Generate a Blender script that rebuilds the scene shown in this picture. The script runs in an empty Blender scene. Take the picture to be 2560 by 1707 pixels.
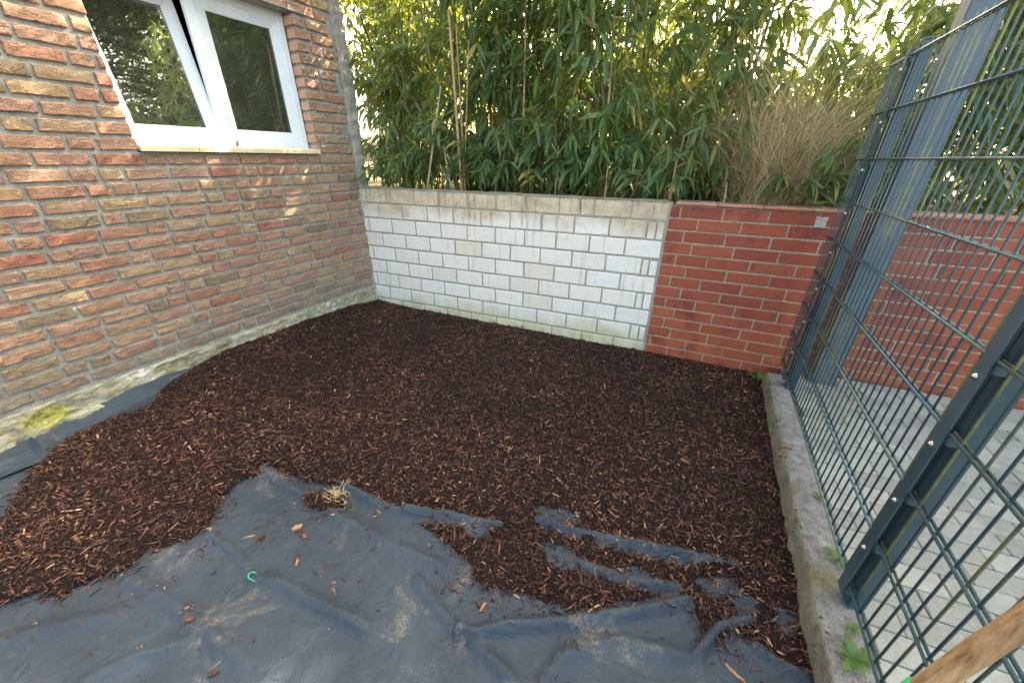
import bpy, bmesh, math, random
import numpy as np
from mathutils import Vector, Matrix
random.seed(7); RNG = np.random.default_rng(11)
sc = bpy.context.scene
C = sc.collection

# ------------------------------------------------------------------ camera
HC = 1.44                                   # eye height above the mulch
F_PX, PITCH, ROLL = 932.5, math.radians(26.218), math.radians(0.594)
cam_d = bpy.data.cameras.new('camera'); cam_d.sensor_width = 36.0
cam_d.lens = F_PX / 2560 * 36; cam_d.clip_start = 0.02; cam_d.clip_end = 400
cam = bpy.data.objects.new('camera', cam_d); C.objects.link(cam); sc.camera = cam
_f = Vector((0, math.cos(PITCH), -math.sin(PITCH))); _u0 = Vector((0, math.sin(PITCH), math.cos(PITCH))); _r0 = Vector((1, 0, 0))
_r = _r0 * math.cos(ROLL) + _u0 * math.sin(ROLL); _u = -_r0 * math.sin(ROLL) + _u0 * math.cos(ROLL)
cam.matrix_world = Matrix(((_r.x, _u.x, -_f.x, 0), (_r.y, _u.y, -_f.y, 0), (_r.z, _u.z, -_f.z, HC), (0, 0, 0, 1)))

# ------------------------------------------------------------------ light
SUN_AZ, SUN_EL = 49.0, 38.5                 # compass: degrees to the right of the view direction
w = bpy.data.worlds.new('World'); sc.world = w; w.use_nodes = True
nt = w.node_tree; sky = nt.nodes.new('ShaderNodeTexSky'); sky.sky_type = 'NISHITA'; sky.sun_disc = False
sky.sun_elevation = math.radians(SUN_EL); sky.sun_rotation = math.radians(SUN_AZ)
sky.altitude = 50; sky.air_density = 0.7; sky.dust_density = 6.0; sky.ozone_density = 0.2
bg = nt.nodes['Background']; bg.inputs[1].default_value = 0.15
tint = nt.nodes.new('ShaderNodeMix'); tint.data_type = 'RGBA'; tint.blend_type = 'MULTIPLY'; tint.inputs[0].default_value = 1.0
tint.inputs[7].default_value = (1.04, 1.0, .78, 1.0)          # thin milky haze: a less blue sky
nt.links.new(sky.outputs[0], tint.inputs[6]); nt.links.new(tint.outputs[2], bg.inputs[0])
sd = bpy.data.lights.new('sun', 'SUN'); sd.energy = 4.5; sd.angle = math.radians(0.5); sd.color = (1.0, 0.87, 0.66)
sun = bpy.data.objects.new('sun', sd); C.objects.link(sun)
_sd = Vector((math.sin(math.radians(SUN_AZ)) * math.cos(math.radians(SUN_EL)), math.cos(math.radians(SUN_AZ)) * math.cos(math.radians(SUN_EL)), math.sin(math.radians(SUN_EL))))
sun.rotation_euler = _sd.to_track_quat('Z', 'Y').to_euler(); sun.location = _sd * 30
vs = sc.view_settings; vs.view_transform = 'Standard'; vs.look = 'None'; vs.gamma = 1.0; vs.exposure = 3.45; vs.use_curve_mapping = False

# ------------------------------------------------------------------ geometry of the place
PL = {'w': (math.radians(-67.838), 2.951), 'h': (math.radians(27.208), -3.018), 'r': (math.radians(-66.05), 2.9486), 'f': (math.radians(26.5), 0.658)}
def ray(u, v):
    x = (u - 1280) / F_PX; y = -(v - 853.5) / F_PX
    return _r * x + _u * y + _f
def on_ground(u, v, z=0.0):
    d = ray(u, v); t = (z - HC) / d.z
    return Vector((d.x * t, d.y * t, z))
def on_plane(q, u, v):
    az, dist = PL[q]; d = ray(u, v); t = dist / (d.x * math.cos(az) - d.y * math.sin(az))
    return Vector((d.x * t, d.y * t, d.z * t + HC))
def at_depth(u, v, dep):
    d = ray(u, v) * dep
    return Vector((d.x, d.y, d.z + HC))
def pw(q, s, zc, off=0.0):                  # wall coordinates (s, camera-relative height) -> world
    az, dist = PL[q]; n = Vector((math.cos(az), -math.sin(az), 0)); t = Vector((math.sin(az), math.cos(az), 0))
    p = n * (dist - off * (1 if dist > 0 else -1)) + t * s
    return Vector((p.x, p.y, zc + HC))
def wall_rot(q):
    az, dist = PL[q]; t = Vector((math.sin(az), math.cos(az), 0)) * (1 if q == 'h' else -1)
    return math.atan2(t.y, t.x)

# ------------------------------------------------------------------ object helpers
def link(o, parent=None):
    C.objects.link(o)
    if parent is not None: o.parent = parent
    return o
def tag(o, label=None, cat=None, group=None, kind=None):
    if label: o['label'] = label
    if cat: o['category'] = cat
    if group: o['group'] = group
    if kind: o['kind'] = kind
    return o
def empty(name, loc=(0, 0, 0), rz=0.0, parent=None):
    o = bpy.data.objects.new(name, None); o.empty_display_size = 0.1; o.location = loc; o.rotation_euler = (0, 0, rz)
    return link(o, parent)
def mesh_np(name, V, F, mat=None, smooth=False, attrs=None):
    me = bpy.data.meshes.new(name); V = np.asarray(V, dtype=np.float32).reshape(-1, 3)
    if isinstance(F, np.ndarray):
        k = F.shape[1]; me.vertices.add(len(V)); me.vertices.foreach_set('co', V.ravel())
        me.loops.add(F.size); me.loops.foreach_set('vertex_index', F.ravel().astype(np.int32))
        me.polygons.add(len(F)); me.polygons.foreach_set('loop_start', np.arange(0, F.size, k, dtype=np.int32))
        me.update(calc_edges=True)
    else:
        me.from_pydata([tuple(map(float, v)) for v in V], [], [tuple(map(int, f)) for f in F]); me.update()
    if mat: me.materials.append(mat)
    if smooth: me.polygons.foreach_set('use_smooth', np.ones(len(me.polygons), dtype=bool))
    for k, (dom, arr) in (attrs or {}).items():
        a = me.attributes.new(k, 'FLOAT', dom); a.data.foreach_set('value', np.asarray(arr, dtype=np.float32))
    return me
def obj(name, me, parent=None, loc=None):
    o = bpy.data.objects.new(name, me)
    if loc is not None: o.location = loc
    return link(o, parent)
class MB:                                   # collects shapes into one mesh
    def __init__(s): s.V = []; s.F = []
    def add(s, V, F):
        b = len(s.V); s.V += [tuple(v) for v in V]; s.F += [tuple(i + b for i in f) for f in F]
    def box(s, x0, x1, y0, y1, z0, z1):
        s.add([(x0, y0, z0), (x1, y0, z0), (x1, y1, z0), (x0, y1, z0), (x0, y0, z1), (x1, y0, z1), (x1, y1, z1), (x0, y1, z1)],
              [(0, 3, 2, 1), (4, 5, 6, 7), (0, 1, 5, 4), (1, 2, 6, 5), (2, 3, 7, 6), (3, 0, 4, 7)])
    def tube(s, pts, rad, n=8, cap=True):
        pts = [Vector(p) for p in pts]; rad = [rad] * len(pts) if not hasattr(rad, '__len__') else rad
        V = []; F = []
        for i, p in enumerate(pts):
            d = (pts[min(i + 1, len(pts) - 1)] - pts[max(i - 1, 0)]).normalized()
            a = d.orthogonal().normalized() if i == 0 else (a - d * a.dot(d)).normalized()
            b = d.cross(a)
            for k in range(n):
                t = 2 * math.pi * k / n; V.append(p + (a * math.cos(t) + b * math.sin(t)) * rad[i])
        for i in range(len(pts) - 1):
            for k in range(n):
                F.append((i * n + k, i * n + (k + 1) % n, (i + 1) * n + (k + 1) % n, (i + 1) * n + k))
        if cap: F.append(tuple(range(n))[::-1]); F.append(tuple(range((len(pts) - 1) * n, len(pts) * n)))
        s.add(V, F)
    def mesh(s, name, mat, smooth=False, bevel=0.0, seg=1):
        me = mesh_np(name, s.V, s.F, None)
        bm = bmesh.new(); bm.from_mesh(me)
        bmesh.ops.recalc_face_normals(bm, faces=bm.faces)
        if bevel > 0:
            bmesh.ops.bevel(bm, geom=[e for e in bm.edges if len(e.link_faces) == 2 and e.calc_face_angle(0) > 0.5], offset=bevel, segments=seg, affect='EDGES', profile=0.6)
        bm.to_mesh(me); bm.free()
        me.materials.append(mat)
        if smooth:
            me.polygons.foreach_set('use_smooth', np.ones(len(me.polygons), dtype=bool))
        return me
def hsh(ix, iy, seed):
    n = (ix.astype(np.int64) * 374761393 + iy.astype(np.int64) * 668265263 + seed * 974634777) & 0x7fffffff
    n = ((n ^ (n >> 13)) * 1274126177) & 0x7fffffff
    return ((n ^ (n >> 16)) & 0xffff) / 65535.0
def vnoise(x, y, seed=0):
    x = np.asarray(x, float); y = np.asarray(y, float)
    ix = np.floor(x).astype(int); iy = np.floor(y).astype(int); fx = x - ix; fy = y - iy
    fx = fx * fx * (3 - 2 * fx); fy = fy * fy * (3 - 2 * fy)
    a = hsh(ix, iy, seed); b = hsh(ix + 1, iy, seed); c = hsh(ix, iy + 1, seed); d = hsh(ix + 1, iy + 1, seed)
    return (a * (1 - fx) + b * fx) * (1 - fy) + (c * (1 - fx) + d * fx) * fy
def fbm(x, y, seed=0, o=4):
    t = 0; amp = 0.5
    for k in range(o):
        t = t + amp * vnoise(x, y, seed + k * 17); x = x * 2.03 + 5.1; y = y * 2.03 + 3.7; amp *= 0.5
    return t                                  # about 0..1

# ------------------------------------------------------------------ materials
class NT:
    def __init__(s, name):
        s.m = bpy.data.materials.new(name); s.m.use_nodes = True; s.t = s.m.node_tree
        s.b = s.t.nodes['Principled BSDF']; s.out = s.t.nodes['Material Output']
        s.pos = s.n('ShaderNodeNewGeometry').outputs['Position']
    def n(s, ty, **kw):
        x = s.t.nodes.new(ty)
        for k, v in kw.items(): setattr(x, k, v)
        return x
    def l(s, a, b):
        if isinstance(a, (int, float)): b.default_value = a
        elif isinstance(a, tuple): b.default_value = (*a, 1) if len(a) == 3 and b.type == 'RGBA' else a
        else: s.t.links.new(a, b)
    def math(s, op, a, b=0.0, c=None, clamp=False):
        x = s.n('ShaderNodeMath', operation=op, use_clamp=clamp); s.l(a, x.inputs[0]); s.l(b, x.inputs[1])
        if c is not None: s.l(c, x.inputs[2])
        return x.outputs[0]
    def vscale(s, v, sc3):
        x = s.n('ShaderNodeMapping'); s.l(v, x.inputs[0]); x.inputs['Scale'].default_value = sc3; return x.outputs[0]
    def noise(s, scale, detail=3, rough=0.55, vec=None, dist=0.0):
        x = s.n('ShaderNodeTexNoise'); s.l(s.pos if vec is None else vec, x.inputs['Vector']); x.inputs['Scale'].default_value = scale
        x.inputs['Detail'].default_value = detail; x.inputs['Roughness'].default_value = rough; x.inputs['Distortion'].default_value = dist
        return x.outputs['Fac']
    def voro(s, scale, vec=None, feat='F1', out='Distance'):
        x = s.n('ShaderNodeTexVoronoi', feature=feat); s.l(s.pos if vec is None else vec, x.inputs['Vector']); x.inputs['Scale'].default_value = scale
        return x.outputs[out]
    def ramp(s, fac, stops, interp='LINEAR'):
        x = s.n('ShaderNodeValToRGB'); s.l(fac, x.inputs[0]); e = x.color_ramp.elements; x.color_ramp.interpolation = interp
        while len(e) < len(stops): e.new(0.5)
        for el, (p, c) in zip(e, stops):
            el.position = p; el.color = (*c, 1) if hasattr(c, '__len__') else (c, c, c, 1)
        return x.outputs[0]
    def step(s, fac, a, b):                  # smooth 0..1 between a and b
        x = s.n('ShaderNodeMapRange', interpolation_type='SMOOTHSTEP'); s.l(fac, x.inputs[0]); x.inputs[1].default_value = a; x.inputs[2].default_value = b
        return x.outputs[0]
    def mix(s, fac, a, b, mode='MIX'):
        x = s.n('ShaderNodeMix', data_type='RGBA', blend_type=mode); s.l(fac, x.inputs[0]); s.l(a, x.inputs[6]); s.l(b, x.inputs[7]); return x.outputs[2]
    def sep(s, v):
        x = s.n('ShaderNodeSeparateXYZ'); s.l(v, x.inputs[0]); return x.outputs
    def rnd(s): return s.n('ShaderNodeObjectInfo').outputs['Random']
    def attr(s, name): return s.n('ShaderNodeAttribute', attribute_name=name).outputs['Fac']
    def bump(s, h, dist=0.01, strength=1.0, prev=None):
        x = s.n('ShaderNodeBump'); s.l(h, x.inputs['Height']); x.inputs['Distance'].default_value = dist; x.inputs['Strength'].default_value = strength
        if prev is not None: s.l(prev, x.inputs['Normal'])
        return x.outputs[0]
    def done(s, col, rough=0.8, spec=0.4, nrm=None, metal=0.0):
        s.l(col, s.b.inputs['Base Color']); s.l(rough, s.b.inputs['Roughness']); s.l(spec, s.b.inputs['Specular IOR Level']); s.l(metal, s.b.inputs['Metallic'])
        if nrm is not None: s.l(nrm, s.b.inputs['Normal'])
        return s.m

def m_house_brick(name, joined=False):
    k = NT(name); r = k.attr('rnd') if joined else k.rnd()
    base = k.ramp(r, [(0.0, (.50, .26, .185)), (.14, (.56, .34, .235)), (.28, (.57, .37, .275)), (.38, (.46, .19, .14)), (.48, (.58, .43, .27)), (.60, (.54, .325, .25)),
                      (.72, (.52, .41, .265)), (.80, (.52, .29, .21)), (.88, (.46, .28, .235)), (.94, (.33, .265, .185)), (1.0, (.56, .385, .245))])
    n1 = k.noise(14, 4, .6); n2 = k.noise(90, 3, .6)
    col = k.mix(k.step(n1, .42, .75), base, k.mix(.5, base, (.50, .33, .17)))
    col = k.mix(k.math('MULTIPLY', k.step(k.noise(30, 5, .65, dist=1.2), .56, .72), .55), col, (.16, .085, .06))
    col = k.mix(k.math('MULTIPLY', k.step(n2, .5, .8), .25), col, (.55, .40, .28))
    z = k.sep(k.pos)[2]
    damp = k.step(k.math('ADD', z, k.math('MULTIPLY', k.noise(3.5, 3), .30)), .66, .36)   # grey lime bloom on the lowest courses
    col = k.mix(k.math('MULTIPLY', damp, .82), col, k.ramp(k.noise(22, 4), [(.3, (.25, .22, .165)), (.7, (.44, .39, .31))]))
    cre = k.noise(26, 4, .6, vec=k.vscale(k.pos, (1, 1, 2.6)), dist=1.8)
    col = k.mix(k.math('MULTIPLY', k.step(cre, .385, .325), .7), col, (.09, .05, .035))  # shade in the creases darkened into the brick colour
    nr = k.bump(k.ramp(cre, [(.30, 0.0), (.42, .8), (.5, .45), (.62, 1.0)]), .012, 1.0)
    nr = k.bump(n2, .0022, .8, nr)
    return k.done(col, .92, .2, nr)
def m_mortar(name, c0, c1, sc=60):
    k = NT(name); n = k.noise(sc, 5, .7); col = k.ramp(n, [(.3, c0), (.7, c1)])
    col = k.mix(k.math('MULTIPLY', k.step(k.noise(7, 4), .5, .75), .4), col, tuple(x * .55 for x in c0))
    return k.done(col, .95, .15, k.bump(n, .006, .9))
M = {}
M['hbrick'] = m_house_brick('handmade_brick'); M['hbrick_j'] = m_house_brick('handmade_brick_joined', True)
M['hmortar'] = m_mortar('grey_mortar', (.20, .20, .18), (.40, .40, .375), 34)
M['rmortar'] = m_mortar('sandy_mortar', (.20, .17, .125), (.52, .47, .37), 70)
M['wmortar'] = m_mortar('pale_grey_mortar', (.25, .24, .195), (.45, .43, .37))
def m_white_block():
    k = NT('lime_block'); r = k.rnd(); z = k.sep(k.pos)[2]
    base = k.ramp(r, [(0, (.71, .685, .63)), (.35, (.77, .75, .70)), (.55, (.73, .70, .635)), (.8, (.75, .74, .71)), (1, (.70, .65, .57))])
    big = k.noise(1.7, 4, .6); z2 = k.math('ADD', z, k.math('MULTIPLY', k.math('SUBTRACT', big, .5), .55))
    top = k.step(z2, .88, 1.06); bot = k.step(z2, .26, .04)
    stain = k.ramp(k.noise(11, 4, .65), [(.3, (.31, .25, .15)), (.55, (.52, .44, .295)), (.75, (.63, .56, .41))])
    col = k.mix(k.math('MULTIPLY', top, .85), base, stain)
    col = k.mix(k.math('MULTIPLY', bot, .75), col, k.ramp(k.noise(9, 4), [(.35, (.40, .38, .16)), (.6, (.55, .53, .32)), (.8, (.6, .56, .42))]))
    strk = k.noise(1.0, 5, .7, vec=k.vscale(k.pos, (26, 26, 2.4)))
    col = k.mix(k.math('MULTIPLY', k.step(strk, .52, .74), k.math('MULTIPLY_ADD', k.step(z, .80, 1.14), .85, .30)), col, (.13, .11, .085))
    sp = k.voro(75); spm = k.step(k.noise(2.6, 3), .38, .60)
    col = k.mix(k.math('MULTIPLY', k.step(k.math('ADD', sp, k.math('MULTIPLY', k.noise(40), .5)), .44, .34), k.math('MULTIPLY', spm, .9)), col, (.09, .085, .07))
    n = k.noise(150, 4, .65)
    return k.done(col, .88, .25, k.bump(k.math('ADD', n, k.math('MULTIPLY', k.noise(18, 4), 2.0)), .0025, .8))
M['wblock'] = m_white_block()
def m_red_brick():
    k = NT('red_clinker'); r = k.rnd(); z = k.sep(k.pos)[2]
    base = k.ramp(r, [(0, (.255, .060, .030)), (.4, (.305, .076, .037)), (.7, (.235, .049, .027)), (1, (.335, .092, .044))])
    col = k.mix(k.step(z, .42, .10), base, k.mix(.5, base, (.36, .10, .04)))
    dk = k.noise(4.2, 4, .65, vec=k.vscale(k.pos, (1.4, 1.4, 1.0)))
    col = k.mix(k.math('MULTIPLY', k.step(dk, .50, .66), .8), col, k.ramp(k.noise(1, 4, vec=k.vscale(k.pos, (40, 40, 8))), [(.35, (.12, .028, .022)), (.65, (.25, .045, .03))]))
    bl = k.math('MULTIPLY', k.step(k.noise(9, 5, .7), .55, .66), k.step(k.noise(70, 3, .6), .47, .56))
    col = k.mix(k.math('MULTIPLY', bl, .8), col, (.05, .035, .03))
    n = k.noise(120, 4, .6); n3 = k.noise(20, 3)
    return k.done(col, k.math('MULTIPLY_ADD', n3, .35, .42), .4, k.bump(k.math('ADD', n, n3), .0022, .6))
M['rbrick'] = m_red_brick()
def m_coping():
    k = NT('coping_tile'); n = k.noise(25, 4)
    up = k.step(k.sep(k.n('ShaderNodeNewGeometry').outputs['Normal'])[2], .3, .8)
    col = k.mix(k.math('MULTIPLY', up, k.step(k.noise(10, 4), .3, .6)), k.ramp(n, [(.3, (.33, .10, .06)), (.7, (.43, .16, .10))]), (.52, .36, .28))  # sunlit tops put into the colour: pale patches on upward faces
    return k.done(col, .75, .3, k.bump(n, .003, .5))
M['coping'] = m_coping()
def m_concrete(name, c0, c1, moss=.0, sc=30):
    k = NT(name); n = k.noise(sc, 6, .7); n2 = k.noise(4.5, 4, .6); col = k.ramp(k.math('MULTIPLY_ADD', n2, .6, k.math('MULTIPLY', n, .45)), [(.32, c0), (.72, c1)])
    col = k.mix(k.math('MULTIPLY', k.step(k.voro(130), .28, .12), .5), col, tuple(x * .35 for x in c0))
    if moss:
        col = k.mix(k.math('MULTIPLY', k.step(k.noise(5.5, 5, .65), .62 - moss, .80 - moss), .85), col, k.ramp(k.noise(60, 3), [(.3, (.11, .105, .025)), (.7, (.27, .25, .07))]))
    return k.done(col, .95, .15, k.bump(k.math('ADD', n, k.math('MULTIPLY', k.noise(180, 4, .7), .9)), .012, 1.0))
def m_kerb():
    k = NT('weathered_concrete'); n = k.noise(22, 6, .75); f = k.noise(170, 4, .7); up = k.step(k.sep(k.n('ShaderNodeNewGeometry').outputs['True Normal'])[2], .45, .8)
    face = k.ramp(n, [(.3, (.20, .185, .135)), (.7, (.40, .375, .29))]); top_ = k.ramp(n, [(.3, (.15, .14, .13)), (.7, (.42, .40, .385))])
    col = k.mix(up, face, top_); col = k.mix(k.math('MULTIPLY', k.step(f, .52, .66), .7), col, (.045, .04, .035)); col = k.mix(k.math('MULTIPLY', k.step(k.noise(240, 2), .62, .74), .6), col, (.58, .56, .53))
    col = k.mix(k.math('MULTIPLY', k.step(k.noise(5.5, 5, .65), .55, .72), .85), col, k.ramp(k.noise(60, 3), [(.3, (.10, .10, .025)), (.7, (.25, .235, .07))]))
    return k.done(col, .95, .15, k.bump(k.math('ADD', n, f), .012, 1.0))
M['kerb'] = m_kerb()
def m_plinth():
    k = NT('mossy_plinth'); n = k.noise(24, 6, .72); n2 = k.noise(5, 5, .65)
    col = k.ramp(k.math('MULTIPLY_ADD', n2, .7, k.math('MULTIPLY', n, .4)), [(.34, (.10, .095, .06)), (.50, (.27, .255, .18)), (.70, (.47, .45, .35))])
    col = k.mix(k.step(k.noise(3.1, 5, .62), .60, .70), col, k.ramp(n, [(.35, (.42, .42, .38)), (.6, (.78, .79, .78))]))
    x = k.sep(k.pos)
    def spot(px, py, r):
        dx = k.math('SUBTRACT', x[1], px); dz = k.math('SUBTRACT', x[2], py)
        return k.math('ADD', k.math('SQRT', k.math('ADD', k.math('MULTIPLY', dx, dx), k.math('MULTIPLY', k.math('MULTIPLY', dz, dz), 2.0))), k.math('MULTIPLY', k.math('SUBTRACT', k.noise(16, 4), .5), r * 1.3))
    p = on_plane('h', 118, 1040)
    col = k.mix(k.math('MULTIPLY', k.step(spot(p.y, p.z, .075), .095, .05), .9), col, k.ramp(k.noise(45, 4), [(.3, (.20, .19, .035)), (.55, (.42, .40, .09)), (.75, (.52, .50, .19))]))
    col = k.mix(k.math('MULTIPLY', k.step(k.noise(8.5, 4), .60, .70), .55), col, (.34, .33, .10))
    col = k.mix(k.math('MULTIPLY', k.step(x[2], .13, .02), .45), col, (.15, .17, .075))
    return k.done(col, .95, .12, k.bump(k.math('ADD', n, k.math('MULTIPLY', k.noise(120, 4, .7), .5)), .012, 1.0))
M['plinth'] = m_plinth()
def m_paint(name, c, rough=.45, algae=0.0, dust=.15):
    k = NT(name); n = k.noise(9, 5, .6); col = k.mix(k.math('MULTIPLY', k.step(n, .45, .75), dust), c, tuple(min(1, x * 2.2 + .05) for x in c))
    if algae: col = k.mix(k.math('MULTIPLY', k.step(k.math('ADD', k.noise(3.0, 3), k.math('MULTIPLY', k.rnd(), .38)), .72, .92), algae), col, k.ramp(k.noise(50, 3), [(.3, (.14, .14, .03)), (.7, (.30, .29, .09))]))
    return k.done(col, k.math('MULTIPLY_ADD', n, .25, rough - .1), .5, k.bump(k.noise(300, 2), .0006, .4))
M['teal'] = m_paint('dark_teal_paint', (.028, .062, .078), .36)
M['wire'] = m_paint('wire_paint', (.030, .060, .078), .33, .55)
M['rail'] = m_paint('rail_paint', (.045, .085, .100), .28, .25, .35)
M['bar'] = m_paint('bar_paint', (.040, .070, .095), .34)
M['steel'] = m_paint('blue_grey_paint', (.072, .108, .132), .42, .0, .2)
M['bolt'] = NT('zinc').done((.62, .61, .58), .28, .5, None, .9)
M['pvc'] = m_paint('white_frame', (.64, .71, .78), .35, .0, .2)
M['gasket'] = NT('black_gasket').done((.012, .012, .013), .7)
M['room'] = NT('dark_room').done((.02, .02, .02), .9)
def m_glass():
    k = NT('window_glass'); gl = k.n('ShaderNodeBsdfGlossy'); gl.inputs['Roughness'].default_value = .012; gl.inputs['Color'].default_value = (.93, .97, .95, 1)
    k.l(k.bump(k.noise(2.2, 1), .004, .25), gl.inputs['Normal'])
    trp = k.n('ShaderNodeBsdfTransparent'); trp.inputs['Color'].default_value = (.55, .62, .58, 1); dif = k.n('ShaderNodeBsdfDiffuse'); dif.inputs['Color'].default_value = (.5, .52, .5, 1)
    tr = k.n('ShaderNodeMixShader'); tr.inputs[0].default_value = .055; k.l(trp.outputs[0], tr.inputs[1]); k.l(dif.outputs[0], tr.inputs[2])
    fr = k.n('ShaderNodeFresnel'); fr.inputs['IOR'].default_value = 1.5
    mx = k.n('ShaderNodeMixShader'); k.l(k.math('MULTIPLY_ADD', fr.outputs[0], 1.6, .24, clamp=True), mx.inputs[0]); k.l(tr.outputs[0], mx.inputs[1]); k.l(gl.outputs[0], mx.inputs[2]); k.l(mx.outputs[0], k.out.inputs['Surface'])
    return k.m
M['glass'] = m_glass()
def m_simple(name, c0, c1, sc=20, rough=.7, spec=.3, bump=.003, vec=None):
    k = NT(name); n = k.noise(sc, 5, .65, vec=k.vscale(k.pos, vec) if vec else None)
    return k.done(k.ramp(n, [(.3, c0), (.7, c1)]), rough, spec, k.bump(n, bump, .7))
M['sill'] = m_simple('cream_sill', (.56, .47, .28), (.70, .62, .42), 12, .55)
M['soffit'] = m_simple('grey_lintel', (.16, .165, .17), (.28, .28, .28), 15, .5)
M['cut'] = m_simple('cut_brick', (.42, .23, .15), (.58, .37, .27), 30, .95)
M['green'] = NT('green_plastic').done((.02, .30, .13), .35, .5)
def m_fabric():
    k = NT('weed_fabric'); n1 = k.noise(3.5, 5, .6); col = k.ramp(n1, [(.3, (.020, .031, .046)), (.7, (.039, .056, .077))])
    d1 = k.math('MULTIPLY', k.step(k.noise(4.6, 6, .68, dist=.6), .54, .72), k.step(k.noise(140, 3, .7), .36, .62))
    col = k.mix(k.math('MULTIPLY', d1, .6), col, (.30, .255, .185))
    d2 = k.math('MULTIPLY', k.step(k.voro(95), .16, .08), k.step(k.noise(6, 3), .48, .62))
    col = k.mix(k.math('MULTIPLY', d2, .3), col, (.34, .30, .25))
    wv = k.n('ShaderNodeTexWave'); wv.inputs['Scale'].default_value = 330; k.l(k.pos, wv.inputs['Vector'])
    rid = k.math('ABSOLUTE', k.math('SUBTRACT', k.noise(5.5, 3, .5, dist=.8), .5)); rid2 = k.math('ABSOLUTE', k.math('SUBTRACT', k.noise(15, 3, .55, dist=1.2), .5))
    nr = k.bump(k.math('ADD', k.step(rid, .07, .0), k.math('MULTIPLY', k.step(rid2, .06, .0), .4)), .007, .4); nr = k.bump(k.noise(16, 5, .6), .006, .5, nr); nr = k.bump(k.math('ADD', wv.outputs['Fac'], k.noise(400, 2)), .0006, .35, nr)
    return k.done(col, k.math('MULTIPLY_ADD', n1, .3, .50), .35, nr)
M['fabric'] = m_fabric()
def m_chip(name='bark_chip', joined=True):
    k = NT(name); r = k.attr('rnd') if joined else k.rnd()
    col = k.ramp(r, [(0, (.011, .006, .005)), (.30, (.034, .0145, .010)), (.55, (.080, .030, .0195)), (.78, (.155, .060, .037)), (.92, (.215, .098, .055)), (.97, (.32, .18, .095)), (1, (.44, .29, .16))])
    col = k.mix(k.math('MULTIPLY', k.step(k.noise(260, 2), .45, .7), .4), col, k.mix(.5, col, (.012, .007, .005)))
    return k.done(col, .55, .45, k.bump(k.noise(500, 2), .001, .6))
M['chip'] = m_chip(); M['chip_o'] = m_chip('bark_piece', False)
M['mulch'] = m_simple('mulch_bed', (.006, .0035, .003), (.022, .010, .007), 120, .9, .2, .02)
def m_soil(name, c0, c1, sc=12): return m_simple(name, c0, c1, sc, .95, .15, .02)
M['soil'] = m_soil('soil', (.05, .035, .022), (.12, .085, .055)); M['litter'] = m_soil('leaf_litter', (.07, .06, .025), (.22, .17, .09), 30)
def m_paver():
    k = NT('grey_paver'); n = k.noise(70, 5, .7); r = k.rnd(); col = k.ramp(k.math('ADD', k.math('MULTIPLY', n, .6), k.math('MULTIPLY', r, .4)), [(.25, (.21, .213, .19)), (.75, (.35, .35, .32))])
    col = k.mix(k.math('MULTIPLY', k.step(k.noise(4, 5, .65), .45, .72), .6), col, (.17, .175, .14))
    col = k.mix(k.math('MULTIPLY', k.step(k.voro(45), .09, .05), .8), col, (.66, .66, .64))
    return k.done(col, .9, .2, k.bump(n, .003, .7))
M['paver'] = m_paver(); M['paver_joint'] = m_soil('paver_joint', (.05, .055, .04), (.13, .13, .10), 60)
def m_leaf(name, stops, trans=.5, rough=.33, joined=True):
    k = NT(name); r = k.attr('rnd') if joined else k.rnd()
    col = k.ramp(r, stops); col = k.mix(k.math('MULTIPLY', k.step(k.noise(35, 3), .5, .8), .3), col, k.mix(.5, col, (.20, .20, .05)))
    if 'bamboo' in name: col = k.mix(k.math('MULTIPLY', k.n('ShaderNodeNewGeometry').outputs['Backfacing'], .55), col, (.20, .27, .17))
    k.done(col, rough, .5)
    tr = k.n('ShaderNodeBsdfTranslucent'); k.l(k.mix(.55 if name != 'dry_straw' else .0, col, (.42, .46, .04), 'MIX'), tr.inputs['Color'])
    mx = k.n('ShaderNodeMixShader'); mx.inputs[0].default_value = trans; k.l(k.b.outputs[0], mx.inputs[1]); k.l(tr.outputs[0], mx.inputs[2]); k.l(mx.outputs[0], k.out.inputs['Surface'])
    return k.m
BST = [(0, (.050, .120, .052)), (.35, (.085, .175, .073)), (.6, (.12, .22, .085)), (.80, (.17, .25, .085)), (.92, (.20, .24, .065)), (.97, (.38, .32, .09)), (1, (.44, .34, .16))]
M['bleaf'] = m_leaf('bamboo_leaf', BST); M['bleaf_o'] = m_leaf('bamboo_leaf_single', BST, joined=False)
YST = [(0, (.09, .14, .02)), (.5, (.18, .22, .03)), (1, (.30, .30, .05))]
M['yleaf'] = m_leaf('yellow_green_leaf', YST, .5)
M['tleaf'] = m_leaf('dark_needle', [(0, (.03, .055, .02)), (.6, (.055, .085, .03)), (1, (.12, .13, .05))], .25)
M['weed'] = m_leaf('weed_leaf', [(0, (.05, .125, .028)), (1, (.10, .19, .045))], .35, .5, False)
M['straw'] = m_leaf('dry_straw', [(0, (.20, .145, .07)), (.5, (.47, .37, .21)), (1, (.70, .61, .42))], .3, .7)
M['cane_tan'] = m_simple('dry_cane', (.30, .20, .10), (.48, .36, .21), 30, .55, .4)
M['cane_grey'] = m_simple('grey_cane', (.32, .29, .22), (.52, .48, .38), 30, .6, .3)
M['cane_green'] = m_simple('green_cane', (.10, .12, .04), (.24, .23, .09), 12, .45, .4)
M['twig'] = m_simple('twig', (.10, .075, .045), (.24, .19, .11), 20, .8)
M['bark'] = m_simple('bark', (.035, .028, .02), (.085, .068, .05), 9, .95, .1, .02, (3, 3, .5))
M['wood'] = m_simple('handle_wood', (.16, .075, .03), (.50, .33, .17), 1.0, .5, .4, .003, (95, 95, 9))
M['moss'] = m_simple('moss', (.05, .065, .012), (.17, .18, .04), 60, .95, .1, .01)
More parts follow.
